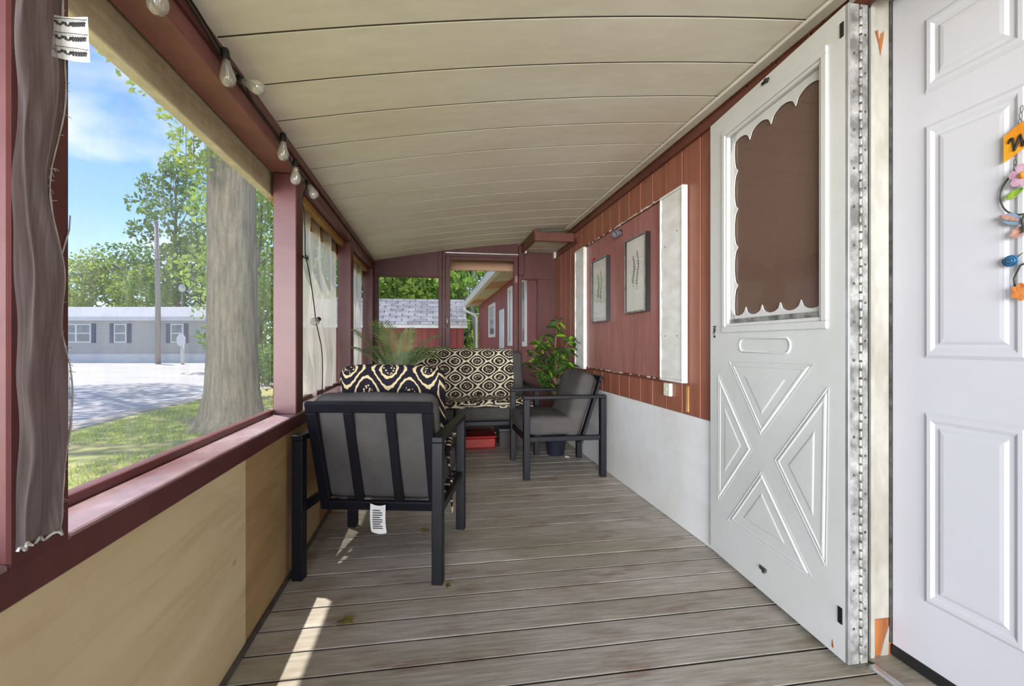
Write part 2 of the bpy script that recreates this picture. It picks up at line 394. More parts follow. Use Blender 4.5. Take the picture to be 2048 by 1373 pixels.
# ------------------------------------------------------------------ mesh helper
class MB:
    def __init__(s):
        s.v, s.f, s.uv = [], [], []
    def add(s, vs, fs, uvs=None):
        o = len(s.v)
        s.v += [tuple(p) for p in vs]
        for i, f in enumerate(fs):
            s.f.append(tuple(o + j for j in f))
            s.uv.append(uvs[i] if uvs else None)
        return s
    def box(s, x0, x1, y0, y1, z0, z1, m=None):
        vs = [Vector((x, y, z)) for z in (z0, z1) for y in (y0, y1) for x in (x0, x1)]
        if m:
            vs = [m @ p for p in vs]
        return s.add(vs, [(0, 2, 3, 1), (4, 5, 7, 6), (0, 1, 5, 4), (1, 3, 7, 5), (3, 2, 6, 7), (2, 0, 4, 6)])
    def bar(s, p, q, w, h, up=(0, 0, 1)):
        """box from p to q; h measured along 'up', w across"""
        p, q = Vector(p), Vector(q)
        d = (q - p).normalized()
        a = d.cross(Vector(up)).normalized()
        b = a.cross(d).normalized()
        vs = []
        for e_ in (p, q):
            for sb in (-1, 1):
                for sa in (-1, 1):
                    vs.append(e_ + a * sa * w / 2 + b * sb * h / 2)
        return s.add(vs, [(0, 1, 3, 2), (4, 6, 7, 5), (0, 4, 5, 1), (1, 5, 7, 3), (3, 7, 6, 2), (2, 6, 4, 0)])
    def tube(s, pts, r, n=8, caps=True):
        pts = [Vector(p) for p in pts]
        rs = r if isinstance(r, (list, tuple)) else [r] * len(pts)
        vs, fs = [], []
        ref = Vector((0.31, 0.77, 0.55))
        for i, p in enumerate(pts):
            t = (pts[min(i + 1, len(pts) - 1)] - pts[max(i - 1, 0)]).normalized()
            a = t.cross(ref)
            if a.length < 1e-3:
                a = t.cross(Vector((1, 0, 0)))
            a.normalize()
            b = t.cross(a)
            for j in range(n):
                an = 2 * PI * j / n
                vs.append(p + (a * math.cos(an) + b * math.sin(an)) * rs[i])
        for i in range(len(pts) - 1):
            for j in range(n):
                k = (j + 1) % n
                fs.append((i * n + j, i * n + k, (i + 1) * n + k, (i + 1) * n + j))
        if caps:
            fs.append(tuple(range(n - 1, -1, -1)))
            fs.append(tuple((len(pts) - 1) * n + j for j in range(n)))
        return s.add(vs, fs)
    def lathe(s, prof, c=(0, 0, 0), n=20, m=None):
        """prof: (r, z) list"""
        vs, fs = [], []
        for r_, z in prof:
            for j in range(n):
                an = 2 * PI * j / n
                p = Vector((c[0] + r_ * math.cos(an), c[1] + r_ * math.sin(an), c[2] + z))
                vs.append(m @ p if m else p)
        for i in range(len(prof) - 1):
            for j in range(n):
                k = (j + 1) % n
                fs.append((i * n + j, i * n + k, (i + 1) * n + k, (i + 1) * n + j))
        return s.add(vs, fs)
    def grid(s, fn, nu, nv, uvfn=None, thick=0.0):
        vs, fs, us = [], [], []
        for j in range(nv + 1):
            for i in range(nu + 1):
                vs.append(Vector(fn(i / nu, j / nv)))
        for j in range(nv):
            for i in range(nu):
                a = j * (nu + 1) + i
                fs.append((a, a + 1, a + nu + 2, a + nu + 1))
                if uvfn:
                    us.append([uvfn(i / nu, j / nv), uvfn((i + 1) / nu, j / nv), uvfn((i + 1) / nu, (j + 1) / nv), uvfn(i / nu, (j + 1) / nv)])
        return s.add(vs, fs, us if uvfn else None)
    def prism(s, pts, ax, t0, t1):
        """polygon pts (a,b) extruded along axis ax (0,1,2) from t0 to t1; other two axes in xyz order"""
        def mk(p, t):
            q = list(p)
            q.insert(ax, t)
            return q
        n = len(pts)
        vs = [mk(p, t0) for p in pts] + [mk(p, t1) for p in pts]
        fs = [tuple(range(n - 1, -1, -1)), tuple(range(n, 2 * n))]
        for i in range(n):
            k = (i + 1) % n
            fs.append((i, k, n + k, n + i))
        return s.add(vs, fs)
    def rbox(s, hx, hy, hz, r, m=None, puff=(0, 0, 0), n=10, uvs=None, wrinkle=0.0, seed=0.0):
        """rounded, puffed cushion box centred on the origin (half sizes)"""
        h = Vector((hx, hy, hz))
        inner = Vector((max(hx - r, 1e-4), max(hy - r, 1e-4), max(hz - r, 1e-4)))
        tt = [0.0]
        for i in range(1, n + 1):
            tt.append(i / n)
        def warp(x):
            return math.sin((x - 0.5) * PI) if True else x
        cache, vs, fs, us = {}, [], [], []
        def vert(p):
            key = tuple(round(c_, 5) for c_ in p)
            if key in cache:
                return cache[key]
            q = Vector((p[0] * hx, p[1] * hy, p[2] * hz))
            cl = Vector([max(-inner[i], min(inner[i], q[i])) for i in range(3)])
            d = q - cl
            if d.length > 1e-9:
                o = cl + d.normalized() * min(r, max(r, 0))
            else:
                o = q
            for i in range(3):
                if puff[i]:
                    a, b = [j for j in range(3) if j != i]
                    wgt = (1 - p[a] ** 2) * (1 - p[b] ** 2)
                    o[i] += math.copysign(puff[i] * wgt * abs(p[i]) ** 2, p[i]) if p[i] else 0
            if wrinkle:
                o += noise.noise_vector(Vector((o.x * 7 + seed, o.y * 7, o.z * 7))) * wrinkle
            if m:
                o = m @ o
            cache[key] = len(vs)
            vs.append(o)
            return cache[key]
        for axis in range(3):
            for sg in (-1, 1):
                a, b = [j for j in range(3) if j != axis]
                for i in range(n):
                    for j in range(n):
                        quad = []
                        for (ii, jj) in ((i, j), (i + 1, j), (i + 1, j + 1), (i, j + 1)):
                            p = [0, 0, 0]
                            p[axis] = sg
                            p[a] = warp(tt[ii])
                            p[b] = warp(tt[jj])
                            quad.append(p)
                        ids = [vert(tuple(p)) for p in quad]
                        flip = (sg > 0) == (axis == 1)
                        if flip:
                            ids = ids[::-1]; quad = quad[::-1]
                        fs.append(tuple(ids))
                        if uvs:
                            us.append([uvs(p[0] * hx, p[1] * hy, p[2] * hz) for p in quad])
        return s.add(vs, fs, us if uvs else None)
    def mesh(s, name, mat, smooth=False, bevel=0, seg=1):
        me = bpy.data.meshes.new(name)
        me.from_pydata(s.v, [], s.f)
        if any(u is not None for u in s.uv):
            ul = me.uv_layers.new(name='UVMap')
            i = 0
            for f, u in zip(s.f, s.uv):
                for j in range(len(f)):
                    ul.data[i].uv = u[j] if u else (0, 0)
                    i += 1
        if bevel:
            bm = bmesh.new()
            bm.from_mesh(me)
            bmesh.ops.bevel(bm, geom=list(bm.edges), offset=bevel, segments=seg, affect='EDGES', profile=0.6, clamp_overlap=True)
            bm.to_mesh(me)
            bm.free()
        if smooth:
            me.polygons.foreach_set('use_smooth', [True] * len(me.polygons))
        me.materials.append(MT[mat])
        me.update()
        return me
    def build(s, name, mat, parent=None, smooth=False, bevel=0, seg=1):
        return link(name, s.mesh(name, mat, smooth, bevel, seg), parent)

def link(name, me, parent=None, loc=None, rot=None):
    o = bpy.data.objects.new(name, me)
    C.objects.link(o)
    if parent:
        o.parent = parent
    if loc is not None:
        o.location = loc
    if rot is not None:
        o.rotation_euler = rot
    return o
def tag(o, label=None, cat=None, group=None, kind=None):
    for k_, v_ in (('label', label), ('category', cat), ('group', group), ('kind', kind)):
        if v_:
            o[k_] = v_
    return o
def thing(name, label, cat, loc=(0, 0, 0), rz=0, group=None, kind=None):
    o = bpy.data.objects.new(name, None)
    o.empty_display_size = 0.1
    C.objects.link(o)
    o.location = loc
    o.rotation_euler = (0, 0, rz)
    return tag(o, label, cat, group, kind)
def struct(name, label=None, cat=None):
    return thing(name, label, cat, kind='structure')

# ------------------------------------------------------------------ setting: dimensions
XL, XR = -0.607, 1.346        # inner faces of left and right walls
YN, YE = -1.0, 5.15           # near open end, end wall
def ceil_z(x):                # the metal roof pans bow upward towards the house
    t = (x - XL) / (XR - XL)
    return 1.862 + 0.40 * t - 0.135 * t * t

# floor: deck boards running across the porch
fl = struct('floor', 'weathered grey wooden deck boards running across the porch', 'floor')
MB().box(XL - 0.1, XR + 0.09, YN, YE + 0.1, -0.20, -0.0035).build('deck_frame', 'deck_under', fl)
pitch = 0.1312
me = MB().box(XL - 0.02, XR + 0.0, 0.0042, pitch - 0.0042, -0.034, 0).mesh('floor_plank', 'deck', bevel=0.0012)
y = 1.499 - pitch * 19
k = 0
while y < YE:
    o = link('floor_plank', me, fl, (0, y, 0.0))
    o.rotation_euler = (0, 0, R(-0.001, 0.001))
    o.location.z = -R(0, 0.001)
    y += pitch
    k += 1

# ceiling: roof pans with dark joints
ce = struct('ceiling', 'bowed cream metal ceiling panels with dark joints between them', 'ceiling')
sp = 0.2585
def pan(y0, y1, zoff=0.0, nseg=14, x0=XL + 0.0, x1=XR + 0.02, th=0.02):
    vs, fs = [], []
    for i in range(nseg + 1):
        x = x0 + (x1 - x0) * i / nseg
        z = ceil_z(x) + zoff
        vs += [(x, y0, z), (x, y1, z), (x, y0, z + th), (x, y1, z + th)]
    for i in range(nseg):
        a, b = i * 4, i * 4 + 4
        fs += [(a, b, b + 1, a + 1), (a + 2, a + 3, b + 3, b + 2), (a, a + 2, b + 2, b), (a + 1, b + 1, b + 3, a + 3)]
    fs += [(0, 1, 3, 2), (nseg * 4, nseg * 4 + 2, nseg * 4 + 3, nseg * 4 + 1)]
    return MB().add(vs, fs)
pm = pan(0.0055, sp - 0.0055).mesh('ceiling_panel', 'ceiling', smooth=False)
y = 1.46 - sp * 10
while y < YE - 0.02:
    link('ceiling_panel', pm, ce, (0, y, 0))
    y += sp
pan(YN - 0.1, YE + 0.5, 0.0025, 14, XL - 0.20, XR + 0.03, 0.03).build('ceiling_joint_backing', 'ceiling_gap', ce)
pan(YN - 0.15, YE + 0.55, 0.05, 14, XL - 0.215, XR + 0.03, 0.03).build('roof_sheet', 'roofmetal', ce)
MB().box(XR - 0.085, XR - 0.035, YN, YE - 0.7, 2.098, 2.112).build('ceiling_moulding', 'moulding', ce, bevel=0.004)
MB().box(XL - 0.02, XL + 0.006, YN, YE, ceil_z(XL) - 0.012, ceil_z(XL) + 0.008).build('edge_moulding', 'moulding', ce, bevel=0.002)

# ------------------------------------------------------------------ left wall
wl = struct('wall_left', 'half wall of plywood under red posts and screened openings', 'wall')
ZS0, ZS1 = 0.628, 0.68
ZH0, ZH1 = 1.762, 1.858
MB().box(XL - 0.02, XL, YN, 1.682, 0.004, ZS0).build('plywood_panel', 'ply1', wl)
MB().box(XL - 0.02, XL - 0.002, 1.685, 2.72, 0.004, ZS0).build('plywood_panel', 'ply2', wl)
MB().box(XL - 0.02, XL - 0.003, 2.723, YE, 0.004, ZS0).build('plywood_panel', 'ply3', wl)
MB().box(XL - 0.13, XL - 0.025, YN, YE, -0.3, ZS0).build('outer_skirting', 'redwood', wl)
MB().box(XL, XL + 0.012, YN, YE, 0, 0.016).build('floor_strip', 'strip', wl)
posts = [(-0.65, -0.55), (0.797, 0.914), (2.264, 2.375), (3.712, 3.822), (5.0, 5.10)]
for a, b in posts:
    MB().box(XL - 0.098, XL + 0.002, a, b, ZS0 + 0.002 if a < 2 else ZS1, ZH0).build('post', 'redwood', wl, bevel=0.004)
# sill plate, a front face board under it and the small stop strip at the screen
for a, b in [(YN, 0.797), (0.914, 2.264), (2.264, 3.712), (3.712, 5.0)]:
    MB().box(XL - 0.125, XL + 0.002, a, b, ZS0 + 0.012, ZS1).build('sill', 'sill', wl, bevel=0.003)
MB().box(XL - 0.1, XL + 0.0035, YN, YE, ZS0 - 0.012, ZS0 + 0.045).build('sill_apron', 'redwood', wl, bevel=0.003)
for i in range(4):
    MB().box(XL - 0.125, XL - 0.094, posts[i][1], posts[i + 1][0], ZS1, ZS1 + 0.022).build('screen_stop', 'redwood', wl, bevel=0.002)
for a, b in [(YN, 2.262), (2.266, 3.71), (3.714, YE)]:
    MB().box(XL - 0.105, XL, a, b, ZH0, ZH1).build('header_beam', 'mauve' if a < 2 else 'redwood', wl, bevel=0.004)  # near beam in mauve: its lit underside is painted in
MB().box(XL + 0.0, XL + 0.012, YN, YE, ZH0 + 0.052, ZH1 - 0.004).build('header_trim', 'redwood', wl, bevel=0.002)
for i in range(4):
    MB().box(XL - 0.150, XL - 0.112, posts[i][1] - 0.05, posts[i + 1][0] + 0.05, ZH0 - 0.095, ZH0 + 0.03).build(
        'outer_header_board', 'rawwood' if i < 2 else 'yellowwood', wl, bevel=0.003)
for i in (2, 3):
    MB().box(XL - 0.090, XL - 0.050, posts[i][1], posts[i + 1][0], ZH0 - 0.035, ZH0).build('header_packing', 'yellowwood', wl, bevel=0.003)

# screens (each opening is a window)
def wavy(u, v, a, sc, seed):
    return a * noise.noise(Vector((u * sc, v * sc * 0.5, seed)))
sx = XL - 0.108
for n_, (i, mat, amp) in enumerate([(0, 'mesh', 0.004), (1, 'mesh', 0.006), (2, 'sheet', 0.03), (3, 'sheet', 0.035)]):
    y0, y1 = posts[i][1] - 0.01, posts[i + 1][0] + 0.01
    lab = ['clear mesh screen in the opening beside the near torn post', 'clear mesh screen of the big opening before the tree trunk',
           'milky wrinkled screen sheet behind the hanging bulb cable', 'milky wrinkled screen sheet beside the far corner post'][n_]
    wr = struct('window_%d' % (n_ + 1), lab, 'window screen')
    def fn(u, v, y0=y0, y1=y1, amp=amp, n_=n_):
        yy = y0 + (y1 - y0) * u
        zz = ZS1 + 0.005 + (ZH0 - ZS1 - 0.01) * v
        rel = min(1.0, 5 * u, 5 * (1 - u))
        return (sx + rel * (wavy(u, v, amp, 7, n_) + (amp * 0.6 * math.sin(u * 31 + 3 * v) if amp > 0.01 else 0)), yy, zz)
    nn = 40 if amp > 0.01 else 16
    MB().grid(fn, nn, nn).build('screen_sheet', mat, wr, smooth=True)

# torn mesh hanging over the near post
def torn(u, v):
    z = 0.70 + (1.80 - 0.70) * v
    edge = 0.893 + 0.014 * math.sin(v * 9 + 0.6) + 0.02 * noise.noise(Vector((v * 7, 1.3, 2))) - 0.035 * max(0, 1 - v * 7) + 0.012 * math.exp(-((v - 0.38) / 0.05) ** 2)
    y = 0.795 + (edge - 0.795) * u
    x = XL + 0.012 + 0.010 * math.sin(u * 9 + v * 4) * u + 0.010 * noise.noise(Vector((u * 4, v * 9, 0.4)))
    return (max(x, XL + 0.004), y, z)
tm = thing('torn_mesh', 'torn grey screen mesh hanging loose over the near red post', 'screen mesh')
MB().grid(torn, 26, 60).build('mesh_cloth', 'mesh_torn', tm, smooth=True)
e = MB()
e.tube([Vector(torn(1, i / 60)) + Vector((0.002, 0.001, 0)) for i in range(61)], [0.0008 + 0.0022 * abs(noise.noise(Vector((i * 0.4, 0, 0)))) for i in range(61)], 6)
e.build('frayed_edge', 'mesh_edge', tm, smooth=True)
e = MB()
e.tube([Vector(torn(i / 26, 0)) + Vector((0.002, 0, -0.002 + 0.004 * math.sin(i))) for i in range(27)], 0.0022, 6)
e.build('frayed_hem', 'mesh_edge', tm, smooth=True)
e = MB()
for i in range(60):
    p = Vector(torn(1, R(0.02, 0.98)))
    e.tube([p, p + Vector((R(-0.002, 0.004), R(0.004, 0.016), R(-0.012, 0.006)))], 0.0005, 4)
e.tube([torn(1, 0.40), Vector(torn(1, 0.40)) + Vector((0, 0.018, 0.05)), Vector(torn(1, 0.40)) + Vector((0, 0.02, 0.075))], 0.0012, 5)
tag(e.build('loose_thread', 'mesh_edge', tm), kind='stuff')

# printed paper on the post top
pp = thing('printed_paper', 'small white printed paper tag stapled high on the near post', 'paper')
b = MB()
pf = lambda u, v: (XL + 0.004 + 0.054 * u, 0.872 + 0.006 * math.sin(u * 3 + v), 1.460 + 0.070 * v - 0.004 * u)
b.grid(pf, 8, 8)
b.build('paper_sheet', 'paper', pp, smooth=True)
b = MB()
for r_ in range(3):
    v0 = 0.12 + 0.33 * r_
    for seg_ in range(7):
        u0 = 0.02 + seg_ * 0.07
        pts = [Vector(pf(u0 + t_ * 0.022, v0 + 0.05 + 0.05 * math.sin(seg_ * 2 + t_ * 1.4))) + Vector((0, -0.0012, 0)) for t_ in range(4)]
        b.tube(pts, 0.0009, 4)
    for seg_ in range(6):
        u0 = 0.5 + seg_ * 0.075
        b.tube([Vector(pf(u0, v0)) + Vector((0, -0.0012, 0)), Vector(pf(u0 + 0.015, v0 + 0.10)) + Vector((0, -0.0012, 0))], 0.0014, 4)
        b.tube([Vector(pf(u0, v0 + 0.1)) + Vector((0, -0.0012, 0)), Vector(pf(u0 + 0.05, v0 + 0.07)) + Vector((0, -0.0012, 0))], 0.001, 4)
    b.tube([Vector(pf(0.02, v0 + 0.14)) + Vector((0, -0.0012, 0)), Vector(pf(0.98, v0 + 0.14)) + Vector((0, -0.0012, 0))], 0.0005, 4)
b.build('print_marks', 'ink', pp)

# ------------------------------------------------------------------ right wall
wr = struct('wall_right', 'house wall of brick red vertical boards above white siding', 'wall')
ZW = 0.615
DY0, DY1 = 0.43, 1.30      # entry doorway
MB().box(XR + 0.012, XR + 0.09, DY1 + 0.035, 14.2, -0.3, 2.16).build('wall_backing', 'redend', wr)
MB().box(XR + 0.012, XR + 0.09, YN, DY0 - 0.035, -0.3, 2.16).build('wall_backing', 'redend', wr)
MB().box(XR + 0.012, XR + 0.09, DY0 - 0.035, DY1 + 0.035, 2.09, 2.16).build('wall_backing', 'redend', wr)
bp = 0.178
bm_ = MB().box(XR, XR + 0.014, 0.0045, bp - 0.0045, ZW, 2.15).mesh('siding_board', 'redboard', bevel=0.0035)
y = 1.34
while y < YE - 0.02:
    link('siding_board', bm_, wr, (R(-0.001, 0.001), y, 0))
    y += bp
y = YN
while y < DY0 - 0.05 - bp:
    link('siding_board', bm_, wr, (0, y, 0))
    y += bp
om = MB().box(XR, XR + 0.014, 0.0045, bp - 0.0045, -0.3, 2.13).mesh('outside_board', 'outred', bevel=0.0035)
y = YE + 0.12
while y < 14.0:
    link('siding_board', om, wr, (R(-0.001, 0.001), y, 0))
    y += bp
# white lower courses, lapped
for i, (z0, z1) in enumerate([(0.002, 0.212), (0.205, 0.400), (0.393, ZW)]):
    for (ya, yb) in ((1.34, YE), (YN, DY0 - 0.04)):
        vs = [(XR - 0.014, ya, z0), (XR - 0.014, yb, z0), (XR - 0.004, yb, z1), (XR - 0.004, ya, z1),
              (XR + 0.014, ya, z0), (XR + 0.014, yb, z0), (XR + 0.014, yb, z1), (XR + 0.014, ya, z1)]
        MB().add(vs, [(0, 3, 2, 1), (4, 5, 6, 7), (0, 1, 5, 4), (3, 7, 6, 2), (1, 2, 6, 5), (0, 4, 7, 3)]).build('siding_course', 'siding', wr)
MB().box(XR - 0.022, XR, YN, YE - 0.02, 2.052, 2.098).build('top_rail', 'rail', wr, bevel=0.004)
MB().box(XR - 0.010, XR, YE - 0.85, YE - 0.02, 1.94, 2.0).build('corner_rail', 'rail', wr, bevel=0.003)
# smooth red panel over a former window, with split edge trim
MB().box(XR - 0.010, XR + 0.002, 2.60, 4.03, 0.79, 1.85).build('window_cover_panel', 'redpanel', wr, bevel=0.002)
MB().box(XR - 0.018, XR, 2.60, 4.045, 1.842, 1.862).build('cover_trim', 'rail', wr, bevel=0.003)
MB().box(XR - 0.016, XR, 2.60, 4.045, 0.772, 0.792).build('cover_trim', 'rail', wr, bevel=0.003)
MB().box(XR - 0.016, XR, 4.03, 4.045, 0.79, 1.85).build('cover_trim', 'rail', wr, bevel=0.003)
b = MB()
yy = 2.62
while yy < 3.9:
    l_ = R(0.008, 0.07)
    b.box(XR - 0.0188, XR - 0.012, yy, yy + l_, 1.848 + R(-0.004, 0.005), 1.857 + R(-0.003, 0.005))
    yy += l_ + (R(-0.01, 0.012) if yy < 3.3 else R(0.02, 0.1))
yy = 2.7
while yy < 4.0:
    l_ = R(0.006, 0.05)
    b.box(XR - 0.0165, XR - 0.012, yy, yy + l_, 0.784 + R(-0.003, 0.003), 0.789 + R(0, 0.004))
    yy += l_ + (R(0, 0.02) if 3.1 < yy < 3.5 else R(0.03, 0.12))
tag(b.build('peeling_paint', 'moulding', wr, bevel=0.001), kind='stuff')
# outside, past the porch: windows, a pale post and the eave with its gutter
for (ya, yb, z0, z1) in ((10.3, 11.4, 1.13, 1.89), (8.04, 8.42, 0.95, 1.98), (6.76, 7.2, 0.95, 1.98)):
    b = MB()
    t_ = 0.07
    b.box(XR - 0.03, XR + 0.01, ya, yb, z1 - t_, z1).box(XR - 0.03, XR + 0.01, ya, yb, z0, z0 + t_)
    b.box(XR - 0.03, XR + 0.01, ya, ya + t_, z0 + t_, z1 - t_).box(XR - 0.03, XR + 0.01, yb - t_, yb, z0 + t_, z1 - t_)
    wf = b.build('outer_window_frame', 'outwhite', wr)
    MB().box(XR - 0.012, XR + 0.005, ya + t_, yb - t_, z0 + t_, z1 - t_).build('pane', 'farpane', wf)
MB().box(XR - 0.03, XR, 8.96, 9.5, 0.4, 1.66).build('outer_door', 'outwhite', wr, bevel=0.01)

ev = struct('trim_1', 'white gutter and sagging soffit under the far house eave', 'eave')
for i in range(7):
    ya = 6.0 + i * 1.18
    yb = ya + 1.14
    sag = R(-0.03, 0.02)
    vs = [(0.98, ya, 2.07 + sag), (0.98, yb, 2.07), (XR, yb, 2.11), (XR, ya, 2.11)]
    vs += [(x_, y_, z_ + 0.02) for x_, y_, z_ in vs]
    MB().add(vs, [(0, 1, 2, 3), (4, 7, 6, 5), (0, 4, 5, 1), (1, 5, 6, 2), (2, 6, 7, 3), (3, 7, 4, 0)]).build('soffit_panel', 'fascia' if i in (2, 5) else 'moulding', ev)
gp = [(0.985, 2.05), (0.985, 2.17), (0.90, 2.17), (0.885, 2.15), (0.90, 2.11), (0.915, 2.06)]
MB().prism(gp, 1, 5.95, 14.3).build('gutter', 'outwhite', ev)
MB().tube([(0.94, 14.22, 2.07), (0.96, 14.22, 1.97), (1.25, 14.22, 1.84), (1.29, 14.22, 1.75), (1.29, 14.22, -0.2)], 0.04, 8).build('downspout', 'outwhite', ev, smooth=True)
vs = [(0.90, 5.95, 2.17), (0.90, 14.3, 2.17), (3.0, 14.3, 2.75), (3.0, 5.95, 2.75)]
vs += [(x_, y_, z_ + 0.04) for x_, y_, z_ in vs]
MB().add(vs, [(0, 1, 2, 3), (4, 7, 6, 5), (0, 4, 5, 1), (1, 5, 6, 2), (2, 6, 7, 3), (3, 7, 4, 0)]).build('roof_slope', 'roofmetal', ev)
fb = struct('trim_2', 'tan fascia board outside above the far screen door', 'fascia')
MB().box(-0.85, XR - 0.02, 5.62, 5.66, 1.86, 2.06).build('fascia_board', 'fascia', fb, bevel=0.004)
MB().box(-0.85, XR - 0.02, 5.606, 5.622, 1.985, 2.005).build('fascia_bead', 'fascia', fb, bevel=0.003)

# box soffit in the far right corner
bx = struct('trim_3', 'small boxed soffit in the far right ceiling corner', 'soffit')
MB().box(0.955, XR - 0.001, 4.42, 4.45, 1.975, 2.06).build('front_board', 'rail', bx, bevel=0.003)
MB().box(0.955, 0.985, 4.45, YE, 1.99, 2.09).build('side_board', 'rail', bx, bevel=0.003)
for i in range(3):
    MB().box(0.985, XR - 0.012, 4.452 + i * 0.232, 4.452 + i * 0.232 + 0.226, 2.0, 2.012).build('soffit_panel', 'moulding', bx, bevel=0.002)
MB().box(XR - 0.035, XR - 0.012, 5.06, 5.12, 1.93, 2.0).build('corner_block', 'moulding', bx, bevel=0.004)
MB().box(0.975, 0.995, 5.0, 5.06, 1.965, 1.99).build('corner_block', 'moulding', bx, bevel=0.004)

# ------------------------------------------------------------------ end wall
wb = struct('wall_back', 'dark red end wall with screened openings and a door', 'wall')
def piece(name, x0, x1, z0, z1, y0=YE, y1=YE + 0.05, mat='redend', bevel=0.003):
    return MB().box(x0, x1, y0, y1, z0, z1).build(name, mat, wb, bevel=bevel)
# top panels follow the bowed ceiling
def top_panel(x0, x1, z0):
    n = 6
    pts = [(x0, z0), (x1, z0)] + [(x1 + (x0 - x1) * i / n, ceil_z(x1 + (x0 - x1) * i / n) + 0.01) for i in range(n + 1)]
    MB().prism(pts, 1, YE, YE + 0.04).build('upper_panel', 'redend', wb)
top_panel(XL - 0.02, 0.068, 1.71)
top_panel(0.13, 0.925, 1.935)
top_panel(0.958, XR + 0.02, 1.71)
piece('lower_panel', XL - 0.02, 0.068, 0.0, 0.78)
piece('lower_panel', 0.958, XR + 0.01, 0.0, 0.78)
piece('side_panel', 1.143, XR + 0.01, 0.78, 1.71)
piece('stud', XL - 0.02, -0.565, 0.78, 1.71, YE - 0.004)
piece('stud', 0.058, 0.095, 0.0, ceil_z(0.06), YE - 0.012, YE + 0.06)
piece('stud', 0.097, 0.130, 0.0, ceil_z(0.1), YE - 0.02, YE + 0.06)
piece('stud', 0.925, 0.963, 0.0, ceil_z(0.93) - 0.02, YE - 0.02, YE + 0.06)
piece('sill_strip', XL, 0.058, 0.765, 0.79, YE - 0.02)
piece('opening_strip', -0.565, 0.058, 1.70, 1.715, YE - 0.008)
piece('opening_strip', 0.963, 1.15, 1.70, 1.713, YE - 0.008)
MB().box(0.13, 0.925, YE - 0.026, YE - 0.004, 1.962, 1.975).build('silver_strip', 'alu', wb, bevel=0.002)
MB().box(0.925, 0.99, YE - 0.03, YE - 0.001, 1.74, 2.07).build('hinge_block', 'redend', wb, bevel=0.004)
d3 = struct('door_3', 'dark red framed screen door in the end wall', 'door')
for (x0, x1, z0, z1, nm) in ((0.132, 0.182, 0.03, 1.932, 'stile'), (0.872, 0.922, 0.03, 1.932, 'stile'), (0.182, 0.872, 1.895, 1.932, 'rail'), (0.182, 0.872, 0.62, 0.72, 'rail'), (0.182, 0.872, 0.03, 0.16, 'rail')):
    MB().box(x0, x1, YE - 0.012, YE + 0.02, z0, z1).build(nm, 'redend', d3, bevel=0.003)
MB().box(0.182, 0.872, YE + 0.002, YE + 0.012, 0.16, 0.62).build('lower_panel', 'redend', d3)
hd = MB().tube([(0.150, YE - 0.012, 1.18), (0.150, YE - 0.04, 1.19), (0.150, YE - 0.04, 1.27), (0.150, YE - 0.012, 1.28)], 0.006, 8).build('handle', 'alu', d3, smooth=True)
MB().box(0.888, 0.916, YE - 0.022, YE - 0.012, 1.66, 1.74).build('hinge', 'mauve', d3, bevel=0.003)

# ------------------------------------------------------------------ entry door (closed, recessed) with jamb
XD = 1.435
d1 = struct('door_1', 'white panelled entry door closed in its recess', 'door')
MB().box(XD, XD + 0.04, DY0, 1.288, 0.045, 2.085).build('door_slab', 'entry', d1, bevel=0.003)
def raised(y0, y1, z0, z1):
    """moulded panel: stepped frame and a raised field"""
    vs, fs = [], []
    prof = [(0, 0.0), (0.010, 0.006), (0.020, 0.006), (0.030, 0.0015), (0.040, 0.0015), (0.048, 0.006), (0.058, 0.007)]
    for ins, h in prof:
        for (a, b_) in ((y0 + ins, z0 + ins), (y1 - ins, z0 + ins), (y1 - ins, z1 - ins), (y0 + ins, z1 - ins)):
            vs.append((XD - h - 0.0005, a, b_))
    for i in range(len(prof) - 1):
        for j in range(4):
            k_ = (j + 1) % 4
            fs.append((i * 4 + j, (i + 1) * 4 + j, (i + 1) * 4 + k_, i * 4 + k_))
    q = (len(prof) - 1) * 4
    fs.append((q, q + 3, q + 2, q + 1))
    MB().add(vs, fs).build('raised_panel', 'entry', d1)
for (ya, yb) in ((0.935, 1.185), (0.535, 0.785)):
    raised(ya, yb, 1.735, 1.955)
    raised(ya, yb, 0.955, 1.64)
    raised(ya, yb, 0.235, 0.795)
MB().box(XD - 0.004, XD + 0.03, DY0, 1.288, 0.012, 0.045).build('door_sweep', 'black', d1, bevel=0.003)
tj = struct('trim_4', 'chalky white door jamb with bare wood at its foot', 'door jamb')
MB().box(1.370, XD + 0.05, 1.292, 1.335, 0.125, 2.10).build('jamb_post', 'jamb', tj, bevel=0.003)
MB().box(1.370, XD + 0.05, 1.293, 1.335, 0.006, 0.125).build('bare_jamb_foot', 'bare', tj, bevel=0.003)
MB().prism([(1.376, 1.985), (1.386, 1.99), (1.392, 1.955), (1.398, 1.98), (1.410, 1.99), (1.406, 1.96), (1.396, 1.91), (1.389, 1.945)], 1, 1.2905, 1.293).build('bare_patch', 'bare', tj)
MB().prism([(1.395, 0.006), (1.425, 0.006), (1.428, 0.10), (1.412, 0.062)], 1, 1.2905, 1.294).build('peeling_flake', 'jamb', tj)
MB().box(1.356, 1.370, 1.284, 1.335, 0.006, 2.09).build('jamb_stop', 'jamb', tj, bevel=0.002)
MB().box(1.330, 1.356, 1.300, 1.335, 0.006, 2.09).build('jamb_gap_shade', 'black', tj)  # black strip in place of the shade inside this gap
MB().box(1.338, XD + 0.05, DY0 - 0.035, DY0, 0.006, 2.10).build('jamb_post', 'jamb', tj, bevel=0.003)
MB().box(1.322, XD + 0.05, DY0 - 0.035, 1.335, 2.088, 2.128).build('jamb_head', 'jamb', tj, bevel=0.003)
MB().box(1.428, 1.434, 1.287, 1.292, 0.05, 2.085).build('weather_strip', 'hingedark', tj)
